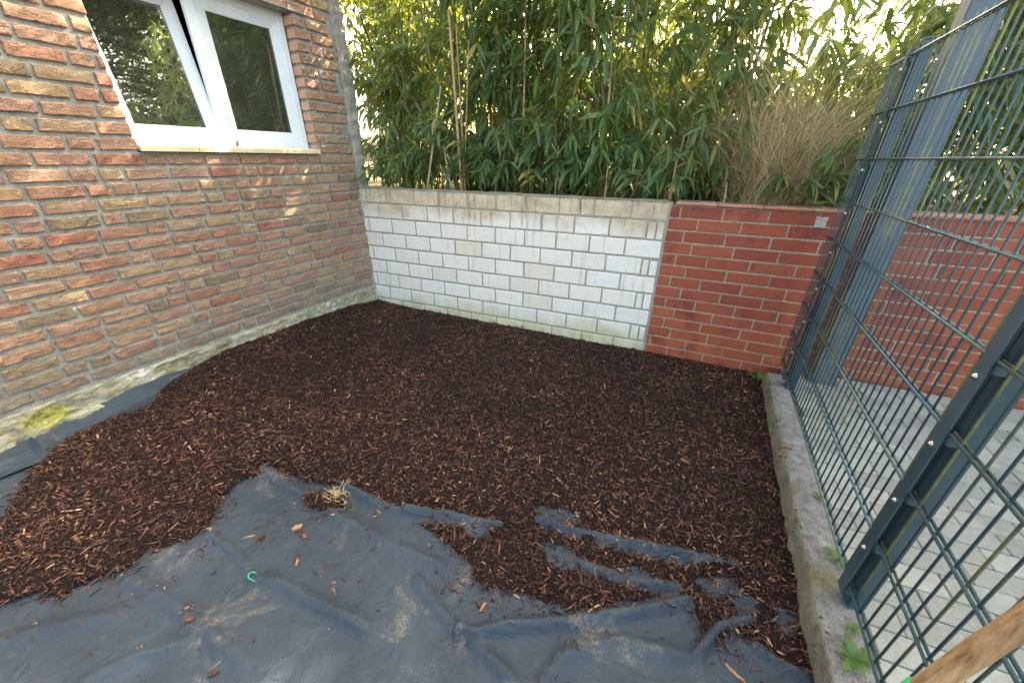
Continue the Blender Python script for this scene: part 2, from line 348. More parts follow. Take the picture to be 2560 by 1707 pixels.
M['dry_leaf'] = m_simple('dry_leaf', (.17, .09, .045), (.30, .18, .10), 40, .8)

# ------------------------------------------------------------------ pieces: bricks and blocks (x length, front at y = 0, depth +y)
def brick_var(name, L, h, dep, seed, mat, jit=.004, edge=.006, relief=.004, nx=5, nz=2, chip=0.0):
    r = random.Random(seed); V = []; F = []
    cj = {(i, j): (r.uniform(-jit, jit), r.uniform(-jit, jit)) for i in range(nx + 1) for j in range(nz + 1)}
    chips = {(i, j): (r.random() < .35) for i in (0, nx) for j in (0, nz)}
    def g(i, j, lay):
        x = L * i / nx; z = h * j / nz; dx, dz = cj[(i, j)]
        bx = i in (0, nx); bz = j in (0, nz)
        ins = edge if lay else 0.0
        if bx: x += (ins if i == 0 else -ins)
        else: x += dx
        if bz: z += (ins if j == 0 else -ins)
        else: z += dz
        if bz: z += dz * .6
        if bx: x += dx * .6
        if lay and chip and bx and bz and chips[(i, j)]:
            x += (chip if i == 0 else -chip); z += (chip if j == 0 else -chip) * .8
        return x, z
    idx = {}
    for i in range(nx + 1):
        for j in range(nz + 1):
            x, z = g(i, j, True); idx[(i, j)] = len(V); V.append((x, r.uniform(-relief, relief * .5), z))
    for i in range(nx):
        for j in range(nz): F.append((idx[(i, j)], idx[(i + 1, j)], idx[(i + 1, j + 1)], idx[(i, j + 1)]))
    per = [(i, 0) for i in range(nx)] + [(nx, j) for j in range(nz)] + [(i, nz) for i in range(nx, 0, -1)] + [(0, j) for j in range(nz, 0, -1)]
    ring = []; back = []
    for (i, j) in per:
        x, z = g(i, j, False); ring.append(len(V)); V.append((x, edge * .8, z))
    for (i, j) in per:
        x, z = g(i, j, False); back.append(len(V)); V.append((x, dep, z))
    m = len(per)
    for a in range(m):
        b = (a + 1) % m
        F.append((idx[per[b]], idx[per[a]], ring[a], ring[b])); F.append((ring[b], ring[a], back[a], back[b]))
    me = mesh_np(name, V, F, mat)
    return me
def verts_faces(me):
    V = np.empty(len(me.vertices) * 3, np.float32); me.vertices.foreach_get('co', V)
    return V.reshape(-1, 3), [tuple(p.vertices) for p in me.polygons]

# ================================================================== HOUSE
def build_house():
    q = 'h'; t = empty('brick_house', pw(q, 0, -HC), wall_rot(q))
    tag(t, 'house wall of rough tan and salmon bricks with a white window and mossy plinth', 'house')
    # local: x = s, y = into the house, z = height above the mulch
    x0, x1, zt = -1.6, 2.735, 4.4; ox0, ox1, oz0, oz1 = 1.150, 2.338, HC + .012, HC + .932; zb = HC - 1.222
    m = MB(); fy = .0125; ty = .36
    m.box(x0, ox0 - .004, fy, ty, -.05, zt); m.box(ox1 + .006, x1, fy, ty, -.05, zt)
    m.box(ox0 - .004, ox1 + .006, fy, ty, -.05, oz0 - .003); m.box(ox0 - .004, ox1 + .006, fy, ty, oz1 + .004, zt)
    obj('mortar_bed', m.mesh('mortar_bed', M['hmortar']), t)
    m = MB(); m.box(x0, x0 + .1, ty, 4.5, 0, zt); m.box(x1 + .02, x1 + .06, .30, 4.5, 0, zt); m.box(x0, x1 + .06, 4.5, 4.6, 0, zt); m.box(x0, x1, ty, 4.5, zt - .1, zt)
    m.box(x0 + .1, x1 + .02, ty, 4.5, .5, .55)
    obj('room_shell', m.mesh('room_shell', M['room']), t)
    # bricks in wild bond
    ch = .0760; vars_s = [brick_var('brick_long', .197, .0545, .095, 100 + i, M['hbrick'], .0036, .0036, .0045, 6, 2, .006) for i in range(14)]
    vars_h = [brick_var('brick_short', .090, .0545, .095, 200 + i, M['hbrick'], .0036, .0036, .0045, 3, 2, .006) for i in range(8)]
    lst = []; rr = random.Random(5)
    for n in range(-26, 17):
        zc0 = .0086 - n * ch + .0108; z0 = HC + zc0
        x = -1.55 - rr.uniform(0, .2); end = x1 - .024 + rr.uniform(-.012, .008)
        if n < 0 and zc0 > -.22: end = 2.735 - rr.choice([.02, .03, .05, .10])
        blocked = (z0 + .0545 > oz0 + .004) and (z0 < oz1 - .005)
        while x < end - .03:
            L = .197 if rr.random() < .72 else .090
            L *= rr.uniform(.95, 1.05); a, b = x, min(x + L, end)
            x = x + L + rr.uniform(.014, .021)
            segs = [(a, b)]
            if blocked:
                segs = []
                if a < ox0: segs.append((a, min(b, ox0 + rr.uniform(-.005, .004)))) if min(b, ox0) - a > .02 else None
                if b > ox1: segs.append((max(a, ox1 + rr.uniform(-.004, .004)), b)) if b - max(a, ox1) > .02 else None
            for (a2, b2) in segs: lst.append((a2, b2, z0 + rr.uniform(-.0015, .0015), n))
    def vis(e):
        p = pw('h', (e[0] + e[1]) / 2, e[2] - HC + .03) - Vector((0, 0, HC)); dz = p.dot(_f)
        if dz < .2: return 1e9
        u = p.dot(_r) / dz * F_PX + 1280; v = 853.5 - p.dot(_u) / dz * F_PX
        out = max(0, -u - 30) + max(0, -v - 20)
        return dz + (1000 if out > 0 else 0) - (e[1] - e[0]) * 2
    lst.sort(key=vis); RV = []; RF = []; RA = []; base = 0
    for i, (a, b, z, n) in enumerate(lst):
        L = b - a; src = rr.choice(vars_s if L > .14 else vars_h); L0 = .197 if L > .14 else .090
        yo = rr.uniform(-.003, .003)
        if i < 300:
            o = obj('brick', src, t, (a, yo, z)); o.scale = (L / L0, 1, 1); o.rotation_euler = (0, rr.uniform(-.008, .008), rr.uniform(-.012, .012))
        else:
            V, F = verts_faces(src); V = V.copy(); V[:, 0] = V[:, 0] * (L / L0) + a; V[:, 1] += yo; V[:, 2] += z
            RV.append(V); RF += [tuple(k + base for k in f) for f in F]; RA += [rr.random()] * len(F); base += len(V)
    tag(obj('far_bricks', mesh_np('far_bricks', np.concatenate(RV), RF, M['hbrick_j'], attrs={'rnd': ('FACE', RA)}), t), kind='stuff')
    # cut reveal faces on the right of the window
    for n in range(-12, 1):
        z0 = HC + .0086 - n * ch + .0108
        if oz0 < z0 < oz1 - .05:
            m = MB(); j = rr.uniform(0, .004); m.box(ox1 - .004 - j, ox1 + .006, .014, .098 + rr.uniform(-.004, .006), z0 + rr.uniform(0, .004), z0 + .0545 + .003)
            obj('cut_brick', m.mesh('cut_brick', M['cut'], bevel=.002), t)
    # plinth: rough concrete band with ledges
    nx_, nz_ = 520, 40; X = np.linspace(x0, x1 + .03, nx_); zz = np.linspace(-.04, 1, nz_)
    GX, GT = np.meshgrid(X, zz, indexing='ij'); ztop = zb + .012 * (fbm(GX * 5, GX * 0, 3) - .5)
    GZ = -.06 + (ztop + .06) * (GT + .04) / 1.04; h = GZ
    led = .10 + .035 * (fbm(GX * 2.2, GX * 0 + 1, 8) - .5) * 2
    Y = -.004 - .020 / (1 + np.exp((h - led) / .006)) - .012 / (1 + np.exp((h - led + .055) / .008))
    Y -= .042 * (fbm(GX * 7, GZ * 14, 21, 5) - .5) + .026 * (fbm(GX * 30, GZ * 45, 31, 4) - .5)
    Y = np.where(GT > .985, .02, Y)
    V = np.stack([GX, Y, GZ], -1).reshape(-1, 3); I = np.arange(nx_ * nz_).reshape(nx_, nz_)
    F = np.stack([I[:-1, :-1], I[1:, :-1], I[1:, 1:], I[:-1, 1:]], -1).reshape(-1, 4)
    obj('plinth', mesh_np('plinth', V, F, M['plinth'], True), t)
    # ragged mortar edge at the house corner
    nz_, na = 260, 9; Z = np.linspace(.20, zt, nz_); V = []
    for iz, z in enumerate(Z):
        wl = .052 + .026 * float(fbm(np.array(z * 13.), np.array(.5), 41) - .5) * 2
        wr = .075 + .018 * float(fbm(np.array(z * 9.), np.array(2.5), 47) - .5) * 2 + .016 * (vnoise(np.array(z * 45.), np.array(.2), 5) - .5)
        prof = [(-wl, .015), (-wl * .8, -.004), (-wl * .3, -.010), (wr * .3, -.010), (wr * .7, -.006), (wr, .006), (wr + .004, .05), (wr, .15), (wr - .01, .36)]
        for ia, (px, py) in enumerate(prof):
            n_ = float(fbm(np.array(z * 30. + ia * 3), np.array(ia * 1.7), 53, 4) - .5)
            V.append((2.735 + px + n_ * .022, py - (n_ + .12) * .045 * (1 if ia < 6 else 0), z))
    I = np.arange(nz_ * na).reshape(nz_, na); F = np.stack([I[:-1, :-1], I[:-1, 1:], I[1:, 1:], I[1:, :-1]], -1).reshape(-1, 4)
    obj('corner_mortar', mesh_np('corner_mortar', V, F, m_concrete('rough_mortar', (.20, .19, .165), (.52, .50, .45), .0, 26), True), t)
    # lintel and sill
    m = MB(); m.box(ox0 - .02, ox1 + .10, -.008, .006, oz1 + .001, oz1 + .013); m.box(ox0, ox1, .006, .12, oz1 - .006, oz1 + .003)
    obj('lintel', m.mesh('lintel', M['soffit']), t)
    for i in range(4):
        a = ox0 + .004 + i * (ox1 - ox0 - .004) / 4; b = a + (ox1 - ox0) / 4 - .0035
        zf = oz0; m = MB(); m.add([(a, -.022, zf), (b, -.022, zf), (b, .105, zf + .012), (a, .105, zf + .012), (a, -.022, zf + .029), (b, -.022, zf + .029), (b, .105, zf + .040), (a, .105, zf + .040)],
              [(0, 3, 2, 1), (4, 5, 6, 7), (0, 1, 5, 4), (1, 2, 6, 5), (2, 3, 7, 6), (3, 0, 4, 7)])
        obj('sill_tile', m.mesh('sill_tile', M['sill'], bevel=.002), t)
    # window: part with sub-parts
    D = .10; fx0, fx1, fz0, fz1 = ox0 - .03, ox1 - .012, oz0 + .036, oz1 - .006
    mull = (1.672, 1.735); m = MB(); fw = .046
    m.box(fx0, fx1, D, D + .06, fz0, fz0 + fw); m.box(fx0, fx1, D, D + .06, fz1 - fw, fz1 + .02)
    m.box(fx0, fx0 + fw, D + .0005, D + .0595, fz0 + fw, fz1 - fw); m.box(fx1 - fw, fx1, D + .0005, D + .0595, fz0 + fw, fz1 - fw); m.box(*mull, D + .0005, D + .028, fz0 + fw, fz1 - fw)
    win = obj('window', m.mesh('window_frame', M['pvc'], bevel=.003, seg=2), t)
    def ring(mb, a, b, c, d_, y0, y1, wd):   # mitred rail ring
        o = [(a, c), (b, c), (b, d_), (a, d_)]; i_ = [(a + wd, c + wd), (b - wd, c + wd), (b - wd, d_ - wd), (a + wd, d_ - wd)]
        for k in range(4):
            k2 = (k + 1) % 4; P = [o[k], o[k2], i_[k2], i_[k]]; g = .0006
            mb.add([(p[0], y0 + (.012 if j > 1 else 0), p[1]) for j, p in enumerate(P)] + [(p[0], y1, p[1]) for p in P], [(0, 1, 2, 3), (7, 6, 5, 4), (0, 4, 5, 1), (1, 5, 6, 2), (2, 6, 7, 3), (3, 7, 4, 0)])
    def sash(name, a, b, c, d_, tilt):
        e = MB(); ring(e, a, b, 0, d_ - c, -.014, .040, .072); s_ = obj(name, e.mesh(name, M['pvc'], bevel=.0025), win, (0, D + .018, c)); s_.rotation_euler = (-tilt, 0, 0)
        g = MB(); ring(g, a + .071, b - .071, .071, d_ - c - .071, .006, .02, .007); obj('gasket', g.mesh('gasket', M['gasket']), win, (0, D + .018, c)).rotation_euler = (-tilt, 0, 0)
        p = MB(); p.box(a + .070, b - .070, .010, .016, .070, d_ - c - .070); obj('pane', p.mesh('pane', M['glass']), win, (0, D + .018, c)).rotation_euler = (-tilt, 0, 0)
    sash('sash', fx0 + fw - .012, mull[0] + .010, fz0 + fw - .006, fz1 - fw + .008, math.radians(9.0))
    sash('sash', mull[1] - .008, fx1 - fw + .010, fz0 + fw - .006, fz1 - fw + .008, 0.0)
    return t
house = build_house()

# ================================================================== WHITE BLOCK WALL   (local x = -s)
def build_white():
    q = 'w'; t = empty('white_block_wall', pw(q, 0, -HC), wall_rot(q)); tag(t, 'low white lime block wall with dirty stained top course beside the house', 'garden wall')
    top = HC - .268; m = MB(); m.box(-2.84, -.012, .006, .118, -.2, top - .001); obj('mortar_core', m.mesh('mortar_core', M['wmortar']), t)
    var = [brick_var('block', .2570, .1220, .10, 300 + i, M['wblock'], .0024, .004, .0014, 4, 2, .010) for i in range(12)]
    rr = random.Random(9)
    first = {1: 2.716 - .01, 2: 2.5778, 3: 2.7157, 4: 2.5754, 5: 2.7165, 6: 2.5769, 7: 2.7185, 8: 2.582, 9: 2.706, 10: 2.58}
    for n in range(1, 11):
        zb = HC - .2594 - .135 * n + .006; h = .1205 if n > 1 else top - zb
        js = [first[n] - .2695 * k for k in range(0, 11)]; js = [2.83] + [j for j in js if j > .05] + [0.03]
        for a, b in zip(js[:-1], js[1:]):
            L = a - b - .0135
            if L < .02: continue
            if n in (2, 4, 6, 8) and b < .05:         # ragged toothing: two rough cut slips
                cut = L * rr.uniform(.38, .52)
                for (xa, xb) in ((0, cut), (cut + .012, L - .004)):
                    o = obj('cut_block', rr.choice(var), t, (-a + .0055 + xa, rr.uniform(-.004, .003), zb)); o.scale = ((xb - xa) / .2570, 1, h / .1220 * rr.uniform(.9, 1))
                continue
            o = obj('block', rr.choice(var), t, (-a + .0055, rr.uniform(-.002, .002), zb + rr.uniform(-.001, .001))); o.scale = (L / .2570, 1, h / .1220)
    # mortar cap
    nx_ = 160; X = np.linspace(-2.83, -.04, nx_); P = [(.002, -.006), (-.004, .001), (.03, .010), (.09, .009), (.122, .0)]
    V = np.array([[(x, y + .004 * (vnoise(x * 40, k, 3) - .5), top + z + .008 * (vnoise(x * 14, k * .7, 9) - .5)) for k, (y, z) in enumerate(P)] for x in X], float).reshape(-1, 3)
    I = np.arange(nx_ * 5).reshape(nx_, 5); F = np.stack([I[:-1, :-1], I[1:, :-1], I[1:, 1:], I[:-1, 1:]], -1).reshape(-1, 4)
    obj('mortar_cap', mesh_np('mortar_cap', V, F, m_concrete('mossy_cap', (.20, .19, .14), (.45, .43, .35), .08), True), t)
    # moss tufts at the foot
    V = []; F = []; b = 0
    for u0, n_ in ((1240, 40), (1275, 46), (1300, 26), (1455, 18), (1330, 14), (1220, 12)):
        p = on_plane('w', u0, 828 if u0 < 1400 else 848)
        for k in range(n_):
            c = Vector((p.x + random.gauss(0, .022), p.y + random.gauss(0, .01) - .012, .0 + abs(random.gauss(0, .022)))); c = t.matrix_basis.inverted() @ c; r = random.uniform(.004, .010)
            for s1 in ((1, 0, 0), (0, 1, 0), (-1, 0, 0), (0, -1, 0), (0, 0, 1.2), (0, 0, -1)): V.append((c.x + s1[0] * r * random.uniform(.7, 1.3), min(c.y + s1[1] * r, .004), c.z + s1[2] * r))
            F += [(b + i, b + (i + 1) % 4, b + 4) for i in range(4)] + [(b + (i + 1) % 4, b + i, b + 5) for i in range(4)]; b += 6
    tag(obj('moss', mesh_np('moss', V, F, M['moss'], True), t), kind='stuff')
    return t
white = build_white()

# ================================================================== RED BRICK WALL
def build_red():
    q = 'r'; t = empty('red_brick_wall', pw(q, 0, -HC), wall_rot(q)); tag(t, 'smooth red brick wall with thin coping tiles running behind the mesh fence', 'garden wall')
    zt = HC - .2860; XR = 3.3; m = MB(); m.box(-.128, XR, .0065, .20, -.15, zt); obj('mortar_core', m.mesh('mortar_core', M['rmortar']), t)
    var = [brick_var('brick', .2515, .0705, .09, 400 + i, M['rbrick'], .0009, .0022, .0005, 4, 1, .002) for i in range(8)]
    J = [.045, -.079, -.005, -.074, .014, -.067, .022, -.066, .025, -.051, .010, -.053, .084, -.056, .02]
    rr = random.Random(3)
    for n in range(15):
        zb = zt - .0822 * (n + 1) + .0058; js = [.1155, J[n]]
        if js[1] - .26 > -.25 and n in (2, 4, 6, 8, 10): js.append(J[n] - .205)
        while js[-1] > -XR: js.append(js[-1] - .2635)
        for a, b in zip(js[:-1], js[1:]):
            L = a - b - .0115
            if L < .018: continue
            o = obj('brick', rr.choice(var), t, (-a + .006, rr.uniform(-.0012, .0012), zb + rr.uniform(-.001, .001))); o.scale = (L / .2515, 1, 1)
    x = -.085; i = 0
    while x < XR - .1:
        L = .262; m = MB(); m.box(x, x + L - .003, -.016 + rr.uniform(-.001, .001), .21, zt + .004 + rr.uniform(-.001, .001), zt + .021); obj('coping_tile', m.mesh('coping_tile', M['coping'], bevel=.003), t); x += L
    # pale mortar patch in the top course
    p = on_plane('r', 2052, 556); l = t.matrix_basis.inverted() @ p; V = []; 
    bm = bmesh.new(); bmesh.ops.create_cube(bm, size=2); bmesh.ops.subdivide_edges(bm, edges=bm.edges[:], cuts=3, use_grid_fill=True)
    for v in bm.verts:
        k = random.uniform(.72, 1.08); v.co = Vector((l.x + v.co.x * .030 * k, .002 + v.co.y * .007 + random.uniform(-.003, .003), l.z + v.co.z * .033 * k))
    me = bpy.data.meshes.new('mortar_patch'); bm.to_mesh(me); bm.free(); me.materials.append(m_concrete('pale_patch', (.30, .30, .29), (.62, .62, .60))); obj('mortar_patch', me, t)
    return t
red = build_red()

# ================================================================== GROUND, TERRACE, PAVING, KERB
def sheet(name, pts, z0, z1, mat):
    m = MB(); n = len(pts); m.add([(p[0], p[1], z0) for p in pts] + [(p[0], p[1], z1) for p in pts], [tuple(range(n))[::-1], tuple(range(n, 2 * n))] + [(i, (i + 1) % n, n + (i + 1) % n, n + i) for i in range(n)])
    return tag(obj(name, m.mesh(name, mat)), kind='structure')
m = MB(); m.add([(-120, -120, -.07), (120, -120, -.07), (120, 120, -.07), (-120, 120, -.07)], [(0, 1, 2, 3)]); tag(obj('ground', m.mesh('ground', M['soil'])), kind='structure')
def bq(q, s, off): p = pw(q, s, 0, -off); return (p.x, p.y)
sheet('garden_terrace', [bq('w', 9, .119), bq('w', .04, .119), bq('r', .10, .205), bq('r', -9, .205), bq('r', -9, 40), bq('w', 9, 40)], -.06, HC - .32, M['litter'])
fa, fd = PL['f']; ft = Vector((math.sin(fa), math.cos(fa))); fn = Vector((math.cos(fa), -math.sin(fa)))
def fxy(s, off): v = fn * (fd + off) + ft * s; return v          # off > 0: behind the mesh
PZ = .118
def build_paving():
    rc = pw('r', -3.3, 0, .0); c0 = fxy(-1.2, .035); c1 = fxy(2.74, .035); c2 = pw('r', -9, 0, -.02); c3 = fxy(-1.2, 6)
    base = sheet('paving', [c0, c1, (c2.x, c2.y), (c3.x + 4, c3.y)], -.06, PZ - .006, M['paver_joint'])
    az = math.radians(112.5); ex = Vector((math.sin(az), math.cos(az))); ey = Vector((-ex.y, ex.x)); 
    if ey.y < 0: ey = -ey
    L, W = .2, .1; g = .003; rr = random.Random(2)
    me = []
    for k in range(5):
        mb = MB(); mb.box(-L / 2 + g / 2, L / 2 - g / 2, -W / 2 + g / 2, W / 2 - g / 2, -.02, 0); x = mb.mesh('paver', M['paver'], bevel=.0035); me.append(x)
    o0 = Vector((1.366, .693)); lst = []
    azr, dr = PL['r']; nr = Vector((math.cos(azr), -math.sin(azr)))
    for j in range(-16, 34):
        for i in range(-6, 16):
            c = o0 + ex * (i * L + (L / 2 if j % 2 else 0) + L / 2) + ey * (j * W + W / 2)
            if c.dot(fn) - fd < -.02: continue
            if c.dot(nr) > dr - .06: continue
            if c.dot(ft) < -.4 or c.dot(fn) > 2.6: continue
            lst.append(c)
    lst.sort(key=lambda c: c.length)
    def seen(c):
        p = Vector((c.x, c.y, PZ - HC)); dz = p.dot(_f)
        return dz > .1 and -60 < p.dot(_r) / dz * F_PX + 1280 < 2680 and 853.5 - p.dot(_u) / dz * F_PX < 1800
    vis = [c for c in lst if seen(c)]; rest = [c for c in lst if not seen(c)]; rest = vis[300:] + rest; vis = vis[:300]
    rz = math.atan2(ex.y, ex.x)
    for c in vis:
        cut = max(0.0, .062 + L / 2 - (c.dot(fn) - fd)); q_ = c + ex * (cut / 2)
        if cut > L - .02: continue
        o = obj('paver', rr.choice(me), base, (q_.x, q_.y, PZ + rr.uniform(-.0015, .0015))); o.scale = ((L - cut) / L, 1, 1); o.rotation_euler = (rr.uniform(-.006, .006), rr.uniform(-.006, .006), rz + rr.uniform(-.008, .008))
    V0, F0 = verts_faces(me[0]); RV = []; RF = []; b = 0; R = Matrix.Rotation(rz, 3, 'Z'); V0 = V0 @ np.array(R).T
    for c in rest:
        RV.append(V0 + np.array([c.x, c.y, PZ])); RF += [tuple(k + b for k in f) for f in F0]; b += len(V0)
    if RV: tag(obj('far_pavers', mesh_np('far_pavers', np.concatenate(RV), RF, M['paver']), base), kind='stuff')
build_paving()
def build_kerb():
    inner = [(-1.2, None)]; n = 620; S = np.linspace(-1.2, 2.78, n); rows = []
    # offset of the inner top edge from the fence line (negative: towards the bed)
    prof_t = [0, .10, .35, .6, .82, .95, 1.0]
    V = []
    for s in S:
        wv = float(fbm(np.array(s * 3.1), np.array(.3), 61) - .5); w2 = float(vnoise(np.array(s * 26.), np.array(.7), 63) - .5)
        ein = -.072 - .008 * s * 0 + .014 * wv + .005 * w2; zt = .128 + .008 * wv
        pr = [(ein + .008 * w2, -.08)] + [(ein - .004 + .010 * w2, .10 * a_) for a_ in (0, .15, .3, .45, .6, .75, .9)] + [(ein - .002, zt - .014), (ein + .001, zt - .005), (ein + .006, zt - .001)] + [(ein + .006 + (.064 - .006) * a_, zt + .002) for a_ in (.12, .26, .4, .55, .7, .85, 1.0)] + [(.008, zt - .002), (.03, zt - .004), (.05, zt - .006), (.055, -.05)]
        for k, (o_, z) in enumerate(pr):
            nz_ = float(fbm(np.array(s * 34.), np.array(k * .42), 71, 5) - .5) + .35 * float(vnoise(np.array(s * 190.), np.array(k * 1.3), 77) - .5); p = fxy(s, o_ + nz_ * .013); V.append((p.x, p.y, z + nz_ * .013))
    k = 22; I = np.arange(n * k).reshape(n, k); F = np.stack([I[:-1, :-1], I[:-1, 1:], I[1:, 1:], I[1:, :-1]], -1).reshape(-1, 4)
    kb = tag(obj('kerb', mesh_np('kerb', V, F, M['kerb'], True)), kind='structure')
    V = []; F = []; b = 0
    for s0, n_ in ((.62, 60), (.72, 30), (1.0, 12), (1.45, 22), (1.9, 26), (2.2, 26), (2.45, 20), (2.62, 16)):
        for j in range(n_):
            up = random.random() < .3
            p = fxy(s0 + random.gauss(0, .035), -.078 + (random.uniform(0, .03) if up else random.gauss(0, .006))); z = .128 if up else random.uniform(.05, .125); r = random.uniform(.003, .007)
            for s1 in ((1, 0, 0), (0, 1, 0), (-1, 0, 0), (0, -1, 0), (0, 0, 1), (0, 0, -1)): V.append((p.x + s1[0] * r, p.y + s1[1] * r, z + s1[2] * r))
            F += [(b + i, b + (i + 1) % 4, b + 4) for i in range(4)] + [(b + (i + 1) % 4, b + i, b + 5) for i in range(4)]; b += 6
    tag(obj('moss', mesh_np('moss', V, F, M['moss'], True), kb), kind='stuff')
build_kerb()

# ================================================================== FABRIC AND MULCH
VW = 1 / .91875
nh = Vector((math.cos(PL['h'][0]), -math.sin(PL['h'][0]))); th = Vector((math.sin(PL['h'][0]), math.cos(PL['h'][0])))
def gz(x, y):                                # soil level: rises against the house
    dh = x * nh.x + y * nh.y + 3.018; s = x * th.x + y * th.y
    prof = np.interp(s, [-.5, .25, .7, 1.2, 1.9, 2.4, 2.8], [.0, .015, .07, .105, .105, .07, .025])
    return prof * np.exp(-np.clip(dh, 0, 9) / .42) - .012 * np.clip(x, -1, 1.6) / 1.6
def poly_px(pts, z=.02): return [on_ground(u * VW, v * VW, z) for u, v in pts]
def seg_dist(X, Y, P, closed=False):
    d = np.full(X.shape, 1e9); n = len(P)
    for i in range(n if closed else n - 1):
        a, b = P[i], P[(i + 1) % n]; ex, ey = b.x - a.x, b.y - a.y; L2 = ex * ex + ey * ey + 1e-12
        t = np.clip(((X - a.x) * ex + (Y - a.y) * ey) / L2, 0, 1); d = np.minimum(d, np.hypot(X - a.x - t * ex, Y - a.y - t * ey))
    return d
def inside(X, Y, P):
    c = np.zeros(X.shape, bool); n = len(P)
    for i in range(n):
        a, b = P[i], P[(i + 1) % n]
        if a.y == b.y: continue
        c ^= ((a.y > Y) != (b.y > Y)) & (X < (b.x - a.x) * (Y - a.y) / (b.y - a.y) + a.x)
    return c
FOLDS = [  # (polyline in view pixels, height, width)
    ([(1235, 1192), (1330, 1220), (1470, 1247), (1620, 1282), (1700, 1300)], .022, .017), ([(930, 1175), (1030, 1182), (1150, 1203)], .018, .016),
    ([(780, 1115), (900, 1168), (980, 1185)], .020, .022), ([(1050, 1462), (1150, 1442), (1280, 1430), (1450, 1405), (1580, 1378)], .022, .024), ([(960, 1330), (1010, 1400), (1060, 1452)], .014, .022),
    ([(600, 1075), (700, 1140), (800, 1200), (920, 1260), (1010, 1300)], .012, .035), ([(1250, 1560), (1300, 1500), (1420, 1470), (1560, 1500)], .014, .03), ([(1600, 1500), (1650, 1440), (1720, 1420)], .020, .022),
    ([(1330, 1290), (1450, 1330), (1560, 1345)], .016, .02), ([(1610, 1330), (1690, 1360), (1800, 1400)], .014, .016), ([(580, 1325), (640, 1335), (720, 1380), (840, 1440)], .012, .028), ([(480, 1225), (545, 1270), (572, 1310)], .010, .016),
    ([(0, 1480), (120, 1440), (260, 1420)], .012, .04), ([(200, 1568), (330, 1500), (420, 1480)], .010, .035), ([(300, 1330), (420, 1400), (560, 1520)], .009, .03), ([(1060, 1452), (1120, 1500), (1180, 1568)], .013, .025), ([(1740, 1480), (1790, 1520), (1850, 1550)], .014, .02)]
FP = [(poly_px(p, .01), h, w_) for p, h, w_ in FOLDS]
SEAM = poly_px([(640, 1350), (720, 1400), (830, 1470), (940, 1535), (1040, 1600)], .0)
PEG = on_ground(627, 1443, .01)
def fz(X, Y):
    Z = gz(X, Y) + .020 * (fbm(X * 2.2, Y * 2.2, 81, 3) - .45) + .007 * (fbm(X * 9, Y * 9, 83, 3) - .5)
    for P, h, w_ in FP:
        d = seg_dist(X, Y, P); Z = Z + h * (.75 + .5 * vnoise(X * 7, Y * 7, 5)) * np.exp(-(d / (w_ * .8)) ** 2) * 2.0
    a, b = SEAM[0], SEAM[-1]; side = ((b.x - a.x) * (Y - a.y) - (b.y - a.y) * (X - a.x)) / math.hypot(b.x - a.x, b.y - a.y)
    tpos = ((X - a.x) * (b.x - a.x) + (Y - a.y) * (b.y - a.y)) / ((b.x - a.x) ** 2 + (b.y - a.y) ** 2)
    Z = Z + .007 * np.clip(tpos * 4, 0, 1) / (1 + np.exp(-side / .0035)) * np.exp(-np.clip(side, 0, 9) / .25)
    dp = np.hypot(X - PEG.x, Y - PEG.y); Z = Z - .014 * np.exp(-(dp / .05) ** 2)
    return Z
def build_fabric():
    st = .0125; x = np.arange(-3.4, 2.2, st); y = np.arange(-.15, 3.9, st); X, Y = np.meshgrid(x, y, indexing='ij'); Z = fz(X, Y)
    dh = X * nh.x + Y * nh.y + 3.018; df = X * fn.x + Y * fn.y - fd; azw, dw = PL['w']; dw_ = X * math.cos(azw) - Y * math.sin(azw) - dw
    Z = Z + .060 * np.clip(1 - (dh - .015) / .09, 0, 1) ** 2 * np.clip((1.12 - (X * th.x + Y * th.y)) / .5, 0, 1)       # turned up against the plinth
    keep = (dh > -.03) & (df < -.060) & (dw_ < -.01)
    I = np.arange(X.size).reshape(X.shape); F = np.stack([I[:-1, :-1], I[1:, :-1], I[1:, 1:], I[:-1, 1:]], -1); kf = keep[:-1, :-1] & keep[1:, :-1] & keep[1:, 1:] & keep[:-1, 1:]
    F = F[kf]; used = np.unique(F); rm = np.full(X.size, -1); rm[used] = np.arange(len(used)); V = np.stack([X, Y, Z], -1).reshape(-1, 3)[used]
    o = obj('weed_fabric', mesh_np('weed_fabric', V, rm[F], M['fabric'], True)); tag(o, 'creased slate blue weed barrier sheet spread under the bark mulch', 'ground sheet')
    # overlapping flap by the plinth
    pts = [(-20, 1058), (40, 1032), (78, 1012), (112, 1040), (60, 1062), (-20, 1095)]; P = [on_ground(u * VW, v * VW, .05) for u, v in pts]
    n1 = 26; A = [P[0].lerp(P[2], i / n1) for i in range(n1 + 1)]; B = [P[5].lerp(P[3], i / n1) for i in range(n1 + 1)]; V = []
    for i in range(n1 + 1):
        for j in range(13):
            p = A[i].lerp(B[i], j / 12); t_ = i / n1; zz = float(fz(np.array(p.x), np.array(p.y))) + .014 + .030 * max(0, 1 - (1 - t_) * n1 / 5) * math.sin(math.pi * min(1, j / 12 + .1)) + .035 * (1 - j / 12) ** 2; V.append((p.x, p.y, zz))
    I = np.arange((n1 + 1) * 13).reshape(n1 + 1, 13); F = np.stack([I[:-1, :-1], I[:-1, 1:], I[1:, 1:], I[1:, :-1]], -1).reshape(-1, 4)
    obj('flap', mesh_np('flap', V, F, M['fabric'], True), o)
build_fabric()
